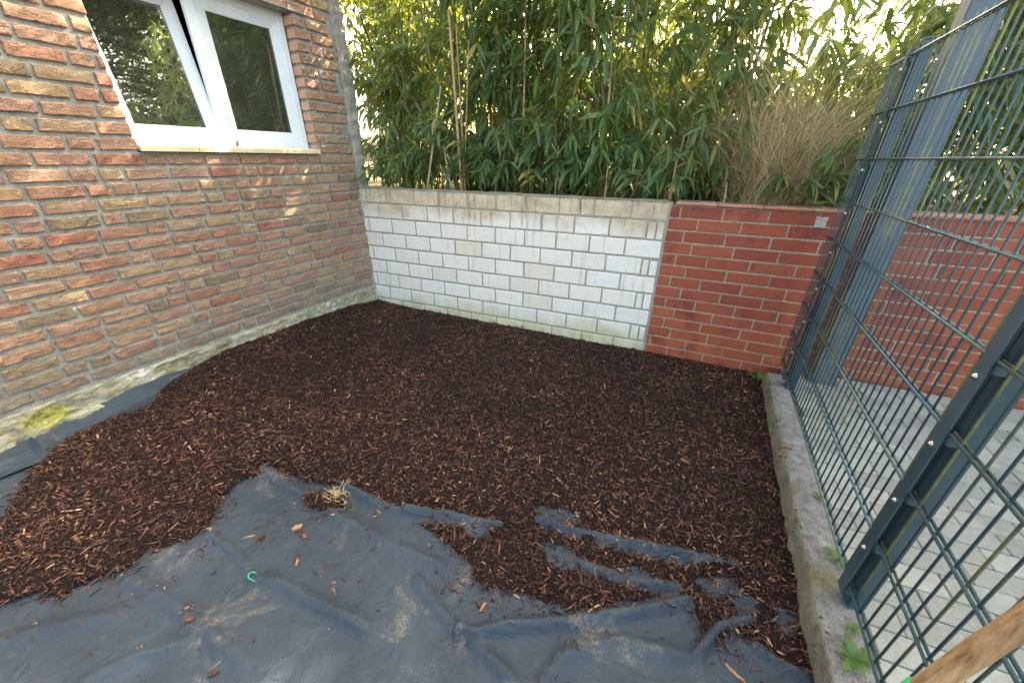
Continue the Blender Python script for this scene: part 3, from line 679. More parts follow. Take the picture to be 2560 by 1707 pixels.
MPOLY = [(-60, 1260), (0, 1188), (30, 1130), (70, 1075), (115, 1035), (160, 1003), (205, 985), (262, 962), (352, 936), (372, 908), (560, 790), (700, 730), (858, 672), (960, 690), (1150, 725), (1300, 750), (1480, 785), (1700, 825), (1765, 850), (1776, 890), (1800, 1010), (1835, 1160), (1855, 1330), (1880, 1480), (1905, 1620),
         (1880, 1545), (1840, 1528), (1800, 1520), (1770, 1495), (1745, 1478), (1700, 1450), (1660, 1480), (1625, 1488), (1605, 1440), (1600, 1400), (1560, 1395), (1500, 1382), (1440, 1370), (1380, 1388), (1290, 1386), (1235, 1372), (1180, 1358), (1090, 1336), (1080, 1300), (1050, 1265), (1000, 1228), (945, 1192), (985, 1188), (1060, 1196), (1150, 1196),
         (1020, 1180), (930, 1165), (890, 1165), (850, 1135), (810, 1118), (775, 1118), (745, 1108), (700, 1102), (655, 1085), (605, 1066), (590, 1088), (545, 1105), (505, 1148), (485, 1200), (440, 1235), (390, 1250), (330, 1266), (300, 1300), (230, 1326), (170, 1346), (130, 1378), (80, 1362), (0, 1388), (-60, 1400)]
MHOLES = [[(1225, 1160), (1300, 1165), (1340, 1190), (1270, 1190)], [(1230, 1198), (1330, 1212), (1335, 1226), (1260, 1212)], [(1365, 1226), (1480, 1246), (1615, 1275), (1600, 1288), (1470, 1262), (1375, 1240)], [(1250, 1240), (1300, 1250), (1360, 1290), (1470, 1300), (1560, 1345), (1530, 1350), (1430, 1330), (1330, 1300), (1270, 1290)],
          [(1610, 1325), (1680, 1318), (1700, 1345), (1640, 1360)], [(1690, 1370), (1740, 1372), (1735, 1420), (1690, 1405)], [(1790, 1390), (1830, 1400), (1825, 1450), (1795, 1440)], [(1490, 1375), (1560, 1350), (1600, 1380), (1560, 1392)], [(1070, 1205), (1110, 1200), (1120, 1222), (1085, 1225)]]
MISL = [[(690, 1150), (720, 1130), (765, 1122), (800, 1150), (800, 1165), (770, 1168), (765, 1185), (715, 1180)]]
def build_mulch():
    P = poly_px(MPOLY, .03); H = [poly_px(h, .02) for h in MHOLES]; IS = [poly_px(h, .02) for h in MISL]
    def sdist(X, Y):
        d = seg_dist(X, Y, P, True); d = np.where(inside(X, Y, P), d, -d)
        for h in H: e = seg_dist(X, Y, h, True); e = np.where(inside(X, Y, h), -e, e); d = np.minimum(d, e + .002)
        for h in IS: e = seg_dist(X, Y, h, True); e = np.where(inside(X, Y, h), e, -e); d = np.maximum(d, e)
        return d
    st = .02; gx = np.arange(-3.6, 2.3, st); gy = np.arange(.2, 3.95, st); GX, GY = np.meshgrid(gx, gy, indexing='ij'); SD = sdist(GX, GY)
    def bil(A, X, Y):
        fx = np.clip((X - gx[0]) / st, 0, len(gx) - 1.001); fy = np.clip((Y - gy[0]) / st, 0, len(gy) - 1.001); ix = fx.astype(int); iy = fy.astype(int); fx -= ix; fy -= iy
        return A[ix, iy] * (1 - fx) * (1 - fy) + A[ix + 1, iy] * fx * (1 - fy) + A[ix, iy + 1] * (1 - fx) * fy + A[ix + 1, iy + 1] * fx * fy
    FZ = fz(GX, GY)
    left = np.clip((-.55 - GX) / .5, 0, 1) * np.clip((2.0 - GY) / .6, 0, 1)
    base = np.where(SD > 0, 1, 0) * 0
    def thick(sd, lf, X, Y): return (1 - np.exp(-np.clip(sd, 0, 9) / .07)) * (.026 + .040 * lf + .022 * (fbm(X * 4.5, Y * 4.5, 91, 3) - .45))
    # bed surface
    st2 = .012; x = np.arange(-3.5, 2.2, st2); y = np.arange(.3, 3.9, st2); X, Y = np.meshgrid(x, y, indexing='ij'); S2 = bil(SD, X, Y) + .02 * (fbm(X * 14, Y * 14, 93, 3) - .5)
    lf = bil(left, X, Y); Z = bil(FZ, X, Y) * .6 + gz(X, Y) * .4 + .002 + thick(S2, lf, X, Y) + .014 * (fbm(X * 32, Y * 32, 95, 3) - .5) * (S2 > .01)
    dh = X * nh.x + Y * nh.y + 3.018; df = X * fn.x + Y * fn.y - fd; azw, dw = PL['w']; dw_ = X * math.cos(azw) - Y * math.sin(azw) - dw
    keep = (S2 > .006) & (dh > -.02) & (df < -.058) & (dw_ < .0)
    I = np.arange(X.size).reshape(X.shape); F = np.stack([I[:-1, :-1], I[1:, :-1], I[1:, 1:], I[:-1, 1:]], -1); F = F[keep[:-1, :-1] & keep[1:, :-1] & keep[1:, 1:] & keep[:-1, 1:]]
    used = np.unique(F); rm = np.full(X.size, -1); rm[used] = np.arange(len(used)); V = np.stack([X, Y, Z], -1).reshape(-1, 3)[used]
    bed = obj('bark_mulch', mesh_np('bark_mulch', V, rm[F], M['mulch'], True)); tag(bed, 'dark red brown bark mulch covering the bed and spilling over the fabric', 'mulch', kind='stuff')
    # chips
    N = 275000; px = RNG.uniform(-3.5, 2.2, N); py = RNG.uniform(.3, 3.9, N); s = bil(SD, px, py) + .024 * (fbm(px * 14, py * 14, 93, 3) - .5) + RNG.normal(0, .006, N)
    dh = px * nh.x + py * nh.y + 3.018; df = px * fn.x + py * fn.y - fd; dw_ = px * math.cos(azw) - py * math.sin(azw) - dw
    spill = (s < 0) & (s > -.25) & (RNG.random(N) < .42 * np.exp(np.clip(s, -1, 0) / .026) + .030 * np.exp(np.clip(s, -1, 0) / .10))
    sx = ((px * _r.x + py * _r.y - HC * _r.z) / (px * _f.x + py * _f.y - HC * _f.z)) * F_PX + 1280; vis = (sx > -250) & (sx < 2300)
    k = ((s > 0) | spill) & (dh > .010) & (df < -.066) & (dw_ < -.006) & vis; px, py, s = px[k], py[k], s[k]
    # loose bits over the open fabric
    n2 = 260; qx = RNG.uniform(-1.9, 1.0, n2 * 6); qy = RNG.uniform(.45, 1.7, n2 * 6); qs = bil(SD, qx, qy); kk = (qs < -.01) & (fbm(qx * 5, qy * 5, 97, 3) > .50) & (qx * fn.x + qy * fn.y - fd < -.07); qx, qy, qs = qx[kk][:n2], qy[kk][:n2], qs[kk][:n2]
    for cu, cv, n_, sg in ((600, 1240, 26, .012), (690, 1222, 22, .012), (680, 1290, 16, .012), (745, 1300, 18, .02), (780, 1340, 14, .02), (1000, 1345, 22, .022), (1050, 1350, 34, .028), (1100, 1390, 18, .015), (1130, 1370, 14, .02), (440, 1395, 26, .02), (1180, 1415, 10, .02), (1390, 1450, 10, .015), (870, 1255, 14, .015), (860, 1180, 14, .02), (1660, 1400, 40, .03), (1700, 1440, 50, .04), (1650, 1350, 40, .03), (1560, 1330, 30, .03), (1300, 1200, 40, .04), (1400, 1300, 60, .05), (1680, 1480, 24, .03)):
        c = on_ground(cu * VW, cv * VW, .01); qx = np.append(qx, RNG.normal(c.x, sg, n_)); qy = np.append(qy, RNG.normal(c.y, sg, n_)); qs = np.append(qs, np.full(n_, -.02))
    px = np.append(px, qx); py = np.append(py, qy); s = np.append(s, qs); n = len(px)
    L = np.clip(RNG.lognormal(math.log(.0108), .62, n), .0035, .050); Wd = np.clip(L * RNG.uniform(.16, .50, n), .0018, .009); T = np.clip(Wd * RNG.uniform(.2, .55, n), .0008, .0032)
    L = np.where(s > 0, L, L * .62); Wd = np.where(s > 0, Wd, Wd * .75); big = (RNG.random(n) < .0045) & (s > 0); L[big] *= 2.0; Wd[big] *= 1.4
    lf = bil(left, px, py); FZv = bil(FZ, px, py); FZo = fz(px, py)
    z = np.where(s > 0, FZv * .6 + gz(px, py) * .4 + thick(s, lf, px, py) + .014 * (fbm(px * 32, py * 32, 95, 3) - .5) + RNG.uniform(-.002, .010, n), FZo + T * .6 + .0006)
    yaw = RNG.uniform(0, 2 * math.pi, n); pit = np.where(s > 0, RNG.normal(0, .42, n), RNG.normal(0, .05, n)); rol = np.where(s > 0, RNG.normal(0, .65, n), RNG.normal(0, .1, n))
    D = np.stack([np.cos(yaw) * np.cos(pit), np.sin(yaw) * np.cos(pit), np.sin(pit)], -1); A = np.stack([-np.sin(yaw), np.cos(yaw), np.zeros(n)], -1); U = np.cross(D, A); B = A * np.cos(rol)[:, None] + U * np.sin(rol)[:, None]; Nn = np.cross(D, B)
    c = np.stack([px, py, z], -1); tp = RNG.uniform(.25, 1.0, (n, 2)); bend = RNG.normal(0, .12, n); Vs = []
    for ei, e in enumerate((-1, 1)):
        for (bb, uu) in ((-1, -1), (1, -1), (1, 1), (-1, 1)):
            Vs.append(c + D * (e * L / 2)[:, None] + B * (bb * Wd / 2 * tp[:, ei] + e * bend * L * .5)[:, None] + Nn * (uu * T / 2)[:, None])
    V = np.stack(Vs, 1).reshape(-1, 3); Fq = np.array([(0, 1, 2, 3), (7, 6, 5, 4), (0, 4, 5, 1), (1, 5, 6, 2), (2, 6, 7, 3), (3, 7, 4, 0)]); F = (np.arange(n)[:, None, None] * 8 + Fq[None]).reshape(-1, 4)
    r = np.clip(RNG.beta(1.3, 1.7, n) + .45 * (fbm(px * 2.6, py * 2.6, 131, 3) - .45) + np.where(big, .15, 0) + np.where(s > 0, 0, .05), 0, 1); r = np.where(RNG.random(n) < .025, RNG.uniform(.86, 1, n), r)
    tag(obj('bark_chips', mesh_np('bark_chips', V, F, M['chip'], attrs={'rnd': ('FACE', np.repeat(r, 6))}), bed), kind='stuff')
build_mulch()
def zf(x, y): return float(fz(np.array(float(x)), np.array(float(y))))
exec_later = []

# ================================================================== FENCE     (local x = -s, y = away from the bed)
def build_fence():
    t = empty('mesh_fence', (fn.x * fd, fn.y * fd, 0), wall_rot('f')); tag(t, 'dark blue double rod mesh fence with a clamp bar on the kerb', 'fence')
    zr = [HC + .4225 - .2062 * i for i in range(9)]          # rail heights
    r1, r2 = .0042, .0032
    vme = MB(); vme.tube([(0, 0, zr[8] - .012), (0, 0, zr[0] + .022)], r2, 6); vme = vme.mesh('upright', M['wire'], True)
    def panel(xa, xb, ph):
        hp = MB(); L = xb - xa
        fr = MB(); fr.tube([(0, 0, 0), (L, 0, 0)], r1, 8); frm = fr.mesh('rail', M['rail'], True)
        pn = empty('panel', (0, 0, 0), 0, t)
        for z in zr:
            for y in (-r1 - r2 + .0006, r1 + r2 - .0006): obj('rail', frm, pn, (xa, y, z))
        x = xa + ph
        while x < xb - .004: obj('upright', vme, pn, (x, 0, 0)); x += .0466
    panel(-2.862, -1.176, .012); panel(-1.164, 1.0, .055)
    # clamp bars with bolts and posts
    def post(xc, wide, lo, hi):
        b = MB(); b.box(xc - .021, xc + .021, -.0145, -.0095, lo, hi); bar = obj('clamp_bar', b.mesh('clamp_bar', M['bar'], bevel=.0012), t)
        for z in zr:
            e = MB(); e.tube([(xc - .002, -.0135, z - .052), (xc - .002, -.0175, z - .052)], .0085, 12); e.tube([(xc - .002, -.0172, z - .052), (xc - .002, -.0215, z - .052)], [.0062, .0045], 10)
            if z - .052 > lo: obj('bolt', e.mesh('bolt', M['bolt'], True), bar)
            e = MB(); e.box(xc + .012, xc + .034, -.0085, .012, z - .030, z - .008); obj('clip', e.mesh('clip', M['teal'], bevel=.002), bar)
        e = MB(); e.box(xc - .030, xc + .030, .016, .056, PZ - .01, zr[0] + .05); e.box(xc - .034, xc + .034, .0145, .0162, PZ - .01, zr[0] + .048); e.box(xc - .031, xc + .031, .0155, .057, zr[0] + .05, zr[0] + .058)
        for dx in (-.018, .006): e.box(xc + dx, xc + dx + .010, .0125, .0150, PZ, zr[0] + .04)
        obj('post', e.mesh('post', M['teal'], bevel=.002), t)
    post(-2.625, True, zr[8] - .035, zr[0] + .035); post(-1.170, True, zr[8] - .045, zr[0] + .035); post(.985, True, zr[8] - .045, zr[0] + .035)
build_fence()
def build_steel_post():
    a = on_ground(2026, 952, PZ); b = on_ground(2078, 946, PZ); e = empty('steel_post', (2.085, 2.165, PZ - .005), math.radians(-26.5)); tag(e, 'tall square blue grey steel post standing on the paving behind the fence', 'post')
    m = MB(); m.box(-.062, .062, -.062, .062, 0, 2.65); obj('shaft', m.mesh('shaft', M['steel'], bevel=.010, seg=3), e)
    m = MB(); m.box(-.085, .085, -.085, .085, .0, .010); obj('base_plate', m.mesh('base_plate', M['steel'], bevel=.002), e)
build_steel_post()

# ================================================================== VEGETATION
def leaf_arrays(B, D, L, W, Nrm, fold=.25, droop=.25):
    n = len(B); A = np.cross(D, Nrm); A /= np.linalg.norm(A, axis=1, keepdims=True) + 1e-9; U = np.cross(A, D)
    dn = np.array([0, 0, -1.])
    def P(t, w_, side): return B + D * (L * t)[:, None] + dn * (L * droop * t * t)[:, None] + A * (W * w_ * side)[:, None] + U * (W * w_ * fold * abs(side))[:, None]
    V = np.stack([P(0, 0, 0), P(.28, .5, -1), P(.28, 0, 0), P(.28, .5, 1), P(.66, .40, -1), P(.66, 0, 0), P(.66, .40, 1), P(1, 0, 0)], 1)
    return V
LF_T = np.array([(0, 2, 1), (0, 3, 2), (4, 5, 7), (5, 6, 7), (1, 2, 5), (1, 5, 4), (2, 3, 6), (2, 6, 5)])
def leaf_mesh(name, V, r, mat):
    n = len(V); F = (np.arange(n)[:, None, None] * 8 + LF_T[None]).reshape(-1, 3)
    return mesh_np(name, V.reshape(-1, 3), F, mat, True, {'rnd': ('FACE', np.repeat(r, 8))})
VIEWN = np.array([-.378, -.926, 0.0])        # from the hedge towards the yard
def cane_path(p, h, lean, bend, n=9):
    pts = []
    for i in range(n):
        t = i / (n - 1); pts.append((p[0] + lean[0] * t * h + bend[0] * t ** 2.4 * h, p[1] + lean[1] * t * h + bend[1] * t ** 2.4 * h, p[2] + h * t * (1 - .16 * t * t)))
    return np.array(pts)
UNIT_LEAF = None
def bamboo(name, loc, ncane, hr, spread, dens, lbl, grp, single=20, leafL=(.075, .215), fwd=.6, yellow=0.0, seed=0, lowfill=True):
    g = np.random.default_rng(seed); rr = random.Random(seed); z0 = HC - .33
    root = empty(name, (loc[0], loc[1], z0)); tag(root, lbl, 'bamboo', grp); off = np.array([loc[0], loc[1], z0])
    LB, LD, LL, LN, LR = [], [], [], [], []; tw = MB()
    for c in range(ncane):
        a = rr.uniform(0, 2 * math.pi); rad = spread * math.sqrt(rr.random()); p = np.array([loc[0] + rad * math.cos(a), loc[1] + rad * math.sin(a) * .8, z0])
        h = rr.uniform(*hr); lean = g.normal(0, .05, 2); bend = g.normal(0, .10, 2) + VIEWN[:2] * rr.uniform(0, .10)
        path = cane_path(p, h, lean, bend); e = MB(); rads = np.linspace(rr.uniform(.006, .012), .0022, len(path)); e.tube([tuple(q - off) for q in path], list(rads), 6)
        obj('cane', e.mesh('cane', M['cane_green'] if rr.random() < .75 else M['cane_tan'], True), root)
        zz = rr.uniform(.05, .2) if lowfill else rr.uniform(.3, .6)
        while zz < h:
            t = zz / h; fi = t * (len(path) - 1); i0 = min(int(fi), len(path) - 2); bp = path[i0] * (1 - fi + i0) + path[i0 + 1] * (fi - i0)
            for _ in range(rr.choice([1, 2, 2, 3]) if rr.random() < dens else 0):
                ang = rr.uniform(0, 2 * math.pi); d = np.array([math.cos(ang), math.sin(ang), rr.uniform(.1, .7)]) + VIEWN * fwd * rr.random(); d /= np.linalg.norm(d); bl = rr.uniform(.18, .52) * (1 - .35 * t)
                m1 = bp + d * bl * .55; m2 = bp + d * bl + np.array([0, 0, -.16 * bl]); tw.tube([tuple(bp - off), tuple(m1 - off), tuple(m2 - off)], [.0018, .0014, .0008], 3, False)
                k = rr.randint(6, 11)
                for j in range(k):
                    u = rr.uniform(.35, 1.0); q = bp * (1 - u) + m2 * u if u < .6 else m1 * (1 - (u - .55) / .45) + m2 * ((u - .55) / .45)
                    ld = d * np.array([1, 1, .2]) * rr.uniform(.3, .9) + g.normal(0, .45, 3) + np.array([0, 0, -rr.uniform(.15, .95)]) + VIEWN * .25; ld /= np.linalg.norm(ld)
                    LB.append(q); LD.append(ld); LL.append(rr.uniform(*leafL)); nn = g.normal(0, .55, 3) + np.array([0, 0, 1.0]) + VIEWN * .5; LN.append(nn); LR.append(min(1, rr.betavariate(1.7, 1.9) + yellow * rr.random()))
            zz += rr.uniform(.09, .17)
    B = np.array(LB); D = np.array(LD); L = np.array(LL); Nn = np.array(LN); R = np.array(LR); yl = g.random(len(R)) < .05; R[yl] = g.uniform(.9, 1, yl.sum())
    az, dist = PL['w']; dd = B[:, 0] * math.cos(az) - B[:, 1] * math.sin(az) - dist; tipd = (B + D * L[:, None]); dt = tipd[:, 0] * math.cos(az) - tipd[:, 1] * math.sin(az) - dist
    low = (np.minimum(B[:, 2], tipd[:, 2]) < HC - (.22 if 'shoot' not in name else .245)) & (np.minimum(dd, dt) < .20)
    sh = (B[:, 0] * nh.x + B[:, 1] * nh.y + 3.018 < .05) & (B[:, 1] * th.y + B[:, 0] * th.x < 2.9)
    k = (dd > .02) & (dt > -.10) & ~low & ~sh; B, D, L, Nn, R = B[k], D[k], L[k], Nn[k], R[k]
    W = L * g.uniform(.135, .19, len(L)); V = leaf_arrays(B, D, L, W, Nn, .28, .22)
    rel = B - np.array([0, 0, HC]); dz = rel @ np.array(_f); u_ = rel @ np.array(_r) / dz * F_PX + 1280; v_ = 853.5 - rel @ np.array(_u) / dz * F_PX
    inview = (dz > .5) & (u_ > 0) & (u_ < 2560) & (v_ > 0) & (v_ < 700); order = np.argsort(np.where(inview, dz, 99))[:single]; order = order[inview[order]]
    rest = np.ones(len(B), bool); rest[order] = False
    tag(obj('foliage', leaf_mesh('foliage', V[rest] - off, R[rest], M['bleaf']), root), kind='stuff')
    tag(obj('twigs', tw.mesh('twigs', M['twig']), root), kind='stuff')
    for i in order:
        A = np.cross(D[i], Nn[i]); A /= np.linalg.norm(A); U = np.cross(A, D[i]); o = obj('leaf', UNIT_LEAF, root); Mx = Matrix(((A[0], D[i][0], U[0]), (A[1], D[i][1], U[1]), (A[2], D[i][2], U[2]))) @ Matrix.Diagonal((W[i], L[i], L[i])); m4 = Mx.to_4x4(); m4.translation = B[i] - off; o.matrix_basis = m4
    return len(B)
_t = np.linspace(0, 1, 7); _w = [.06, .34, .5, .49, .38, .2, .0]; _V = []; _F = []
for i, t_ in enumerate(_t):
    for s_ in (-1, 0, 1): _V.append((s_ * _w[i], t_, .05 * abs(s_) * _w[i] * 2 - .16 * t_ * t_))
for i in range(6):
    for j in range(2): _F.append((i * 3 + j, i * 3 + j + 1, i * 3 + j + 4, i * 3 + j + 3))
UNIT_LEAF = mesh_np('leaf', _V, _F, M['bleaf_o'], True)
def hp(s, off): p = pw('w', s, 0, -off); return (p.x, p.y)   # behind the white wall line
G1 = 'bamboo clumps behind the white wall'; L1 = 'tall bamboo clump in the second row behind the white block wall'
tot = 0; sd_ = 1
for s, off, nc in ((2.45, .55, 5), (1.95, .52, 7), (1.45, .52, 8), (.95, .54, 8), (.45, .56, 8), (-.05, .62, 7), (2.2, 1.3, 3), (1.6, 1.2, 4), (1.0, 1.2, 5), (.4, 1.25, 6), (-.2, 1.35, 4)):
    x, y = hp(s, off); ordn = ['nearest', 'second', 'third', 'fourth', 'fifth', 'sixth']
    lb = ('dense bamboo clump right behind the white wall, ' + ordn[sd_ - 1] + (' to' if sd_ == 1 else ' from') + ' the house corner') if off < 1 else L1
    tot += bamboo('bamboo_clump', (x, y), nc, (2.2, 3.8) if off < 1 else (2.6, 3.8), .30, .92 if s < 2 else .7, lb, G1, 24, seed=sd_); sd_ += 1
G4 = 'low bamboo growth along the white wall top'; L4 = 'low leafy bamboo growth crowding the top of the white wall'
for s in (2.5, 2.15, 1.8, 1.45, 1.1, .75, .4, .05):
    x, y = hp(s + random.uniform(-.08, .08), .36); tot += bamboo('bamboo_undergrowth', (x, y), 5, (.3, .8), .15, .95, L4, G4, 10, (.11, .19), .7, .0, sd_); sd_ += 1
G5 = 'bamboo added at the back of the hedge to block the sun'; L5 = 'tall bamboo clump added at the back of the hedge to block the sun'  # extra rear row, put in to stop sun coming through the hedge
for s, off in ((1.4, 2.4), (.5, 2.4), (-2.0, 2.7)):
    x, y = hp(s, off); tot += bamboo('bamboo_clump', (x, y), 8, (3.0, 4.0), .36, .95, L5, G5, 6, yellow=.12, seed=sd_); sd_ += 1
G2 = 'bamboo clumps behind the red wall'; L2 = 'bamboo clump with long streaming leaves behind the red brick wall'
for s, off, nc, hr, dn in ((-1.05, .75, 5, (.9, 1.5), .6), (-1.6, .55, 8, (2.0, 3.4), .9), (-2.2, .6, 8, (1.7, 2.5), .9), (-2.9, .7, 8, (1.2, 1.8), .9), (-1.5, 1.6, 6, (1.2, 2.0), .7), (-2.5, 1.8, 8, (1.6, 2.2), .9), (-3.6, 1.5, 8, (1.2, 1.8), .9), (-.62, 1.3, 9, (1.8, 3.6), .22), (-1.0, 1.9, 8, (2.0, 3.8), .25)):
    x, y = hp(s, off); tot += bamboo('bamboo_clump', (x, y), nc, hr, .32, dn, L2 if dn > .3 else 'sparse straw coloured bamboo stems thinning out against the bright sky', G2, 16, yellow=.15 if dn > .3 else .7, seed=sd_); sd_ += 1
def shrub(name, loc, z0, h, rad, n, mat, lbl, grp, L=(.05, .09), seed=0, cat='shrub'):
    g = np.random.default_rng(seed); root = empty(name, (*loc, z0)); tag(root, lbl, cat, grp); e = MB()
    ends = []
    for i in range(16):
        a = g.uniform(0, 2 * math.pi); r_ = rad * math.sqrt(g.random()); end = np.array([r_ * math.cos(a), r_ * math.sin(a), h * g.uniform(.5, 1)]); mid = end * .5 + g.normal(0, .08, 3); e.tube([(0, 0, 0), tuple(mid), tuple(end)], [.014, .008, .003], 5, False); ends += [mid, end, (mid + end) / 2]
    obj('stems', e.mesh('stems', M['bark']), root)
    E = np.array(ends); c = E[g.integers(0, len(E), n)]; B = c + g.normal(0, rad * .22, (n, 3)); B[:, 2] = np.abs(B[:, 2]); D = g.normal(0, 1, (n, 3)) + [0, 0, -.3]; D /= np.linalg.norm(D, axis=1, keepdims=True); Lh = g.uniform(*L, n)
    tag(obj('foliage', leaf_mesh('foliage', leaf_arrays(B, D, Lh, Lh * .38, g.normal(0, .5, (n, 3)) + [0, 0, 1]), g.random(n), mat), root), kind='stuff')
zt_ = HC - .33
x, y = hp(2.88, 1.0); shrub('shrub', (x, y), zt_, 2.4, .62, 3400, M['yleaf'], 'yellow green backlit shrub just past the house corner', None, (.06, .11), 71)
for q_, (s, off, nc, hh) in enumerate(((2.78, .62, 5, (1.2, 2.4)), (2.98, 1.15, 6, (1.8, 3.0)))):
    x, y = hp(s, off); tot += bamboo('bamboo_clump', (x, y), nc, hh, .22, .8, ('loose bamboo clump squeezed between the white wall and house corner', 'lighter bamboo clump standing back past the house corner')[q_], None, 16, yellow=.25, seed=sd_); sd_ += 1
x, y = hp(3.5, 2.3); shrub('shrub', (x, y), zt_, 3.2, 1.0, 5200, M['yleaf'], 'tall sunlit shrub far behind the house corner', None, (.06, .11), 72)
for i, (s, off) in enumerate(((-.5, 2.0), (.4, 2.0), (-1.3, 2.4), (1.9, 2.1))):
    x, y = hp(s, off); shrub('background_shrub', (x, y), zt_, (.9, 1.5, 1.0, 1.8)[i], .9, 4200, M['yleaf'], 'sunlit yellow green bush glimpsed through gaps in the bamboo', 'bushes glimpsed through the bamboo', (.06, .11), 80 + i)
def dry_grass():
    g = np.random.default_rng(5); p = hp(-.60, .36); z0 = zt_; root = empty('dry_grass_clump', (*p, z0)); tag(root, 'bushy clump of straw brown dry grass above the red wall', 'grass clump')
    n = 2600; a = g.uniform(0, 2 * math.pi, n); r_ = .27 * np.sqrt(g.random(n)); b = np.stack([r_ * np.cos(a), r_ * np.sin(a) * .8, np.zeros(n)], -1); h = g.uniform(.22, 1.15, n) * (1 - .25 * r_ / .27); out = np.stack([np.cos(a), np.sin(a), np.zeros(n)], -1) * (h * g.uniform(.0, .6, n))[:, None] + g.normal(0, .15, (n, 3))
    V = []; ts = (0, .35, .7, 1); wdt = g.uniform(.0018, .0042, n); side = np.stack([-np.sin(a + g.normal(0, 1, n)), np.cos(a), np.zeros(n)], -1)
    for t in ts:
        c = b + out * t ** 1.8 + np.array([0, 0, 1]) * (h * (t - .22 * t ** 3))[:, None] + (side * (h * g.normal(0, .16, n) * math.sin(t * 5))[:, None])
        for s_ in (-1, 1): V.append(c + side * (wdt * (1 - t * .8) * s_)[:, None])
    V = np.stack(V, 1).reshape(-1, 3); F = (np.arange(n)[:, None, None] * 8 + np.array([(0, 1, 3, 2), (2, 3, 5, 4), (4, 5, 7, 6)])[None]).reshape(-1, 4)
    tag(obj('blades', mesh_np('blades', V, F, M['straw'], False, {'rnd': ('FACE', np.repeat(g.random(n), 3))}), root), kind='stuff')
dry_grass()
# short bright shoots in front of the dry grass
G3 = 'young bamboo shoots along the red wall'; L3 = 'small bright green bamboo shoot leaning over the red wall coping'
for i, (s, off, hh) in enumerate(((-.66, .27, .36), (-.82, .26, .40), (-.95, .30, .62), (-.45, .30, .26), (-1.1, .30, .5))):
    x, y = hp(s, off); bamboo('bamboo_shoot', (x, y), 4, (hh * .6, hh), .09, 1.0, L3, G3, 14, (.10, .17), .9, .22, 200 + i)
# cut and leaning canes standing proud of the hedge
def cane(name, p0, p1, r, mat, lbl, grp=None, nodes=True):
    L = (p1 - p0).length; root = empty(name, p0); tag(root, lbl, 'cane', grp); d = (p1 - p0) / L; e = MB(); pts = []; rad = []; k = max(2, int(L / .17))
    for i in range(k):
        a = i / k; b_ = (i + 1) / k
        for t, f in ((a, 1.0), (b_ - .012 / L, 1.0), (b_ - .006 / L, 1.16), (b_ - .001 / L, 1.0)): pts.append(d * (L * t)); rad.append(r * f * (1 - .25 * t))
    e.tube(pts, rad, 8); obj('stalk', e.mesh('stalk', mat, True), root); return root
def hedge_pt(u, v, off): # point seen at (u, v) lying off metres behind the wall face
    az, dist = PL['w']; d = ray(u, v); t = (dist + off) / (d.x * math.cos(az) - d.y * math.sin(az)); return Vector((d.x * t, d.y * t, d.z * t + HC))
def foot(u, v, off): p = hedge_pt(u, v, off); p.z = zt_ - .02; return p
for u0, v0, u1, v1, off, r, mt, lb in ((1155, 470, 1122, 25, .125, .0125, 'cane_tan', 'thick straight tan bamboo cane, tallest of the bare canes'), (1163, 470, 1140, 60, .15, .007, 'cane_tan', 'thin tan cane right beside the thickest bamboo cane'), (1157, 460, 1172, 100, .17, .006, 'cane_tan', 'slender tan cane crossing behind the thickest bamboo cane'),
        (1062, 470, 1102, 215, .125, .009, 'cane_grey', 'grey bare cane leaning over to the right behind the white wall'), (1153, 455, 1098, 412, .13, .006, 'cane_grey', 'short pale broken cane lying low behind the white wall'), (1130, 430, 1108, 362, .14, .006, 'cane_grey', 'short pale cane stub leaning left near the white wall'),
        (1388, 475, 1396, 366, .13, .0055, 'cane_tan', 'short thin upright cane stub behind the middle of the white wall'), (1512, 500, 1520, 412, .13, .006, 'cane_tan', 'short tan cane stub behind the right end of the white wall'), (1672, 505, 1692, 400, .14, .009, 'cane_tan', 'thick short tan cut cane where the white wall meets the red wall'),
        (1645, 500, 1660, 365, .16, .006, 'cane_tan', 'thin tan cut cane beside the thick cut cane at the wall joint'), (1665, 500, 1672, 365, .18, .005, 'cane_tan', 'thinnest tan cut cane behind the wall joint'), (1812, 510, 1818, 455, .16, .007, 'cane_grey', 'short pale cut cane standing behind the red wall coping'), (2004, 470, 2036, 368, .24, .010, 'cane_grey', 'pale grey cut cane leaning right inside the dry grass'),
        (1612, 120, 1660, 360, .20, .004, 'cane_tan', 'thin bent brown cane arching above the white wall end')):
    a = foot(u0, v0, off); b = hedge_pt(u1, v1, off + .03); cane('bamboo_cane', a, b, r, M[mt], lb)
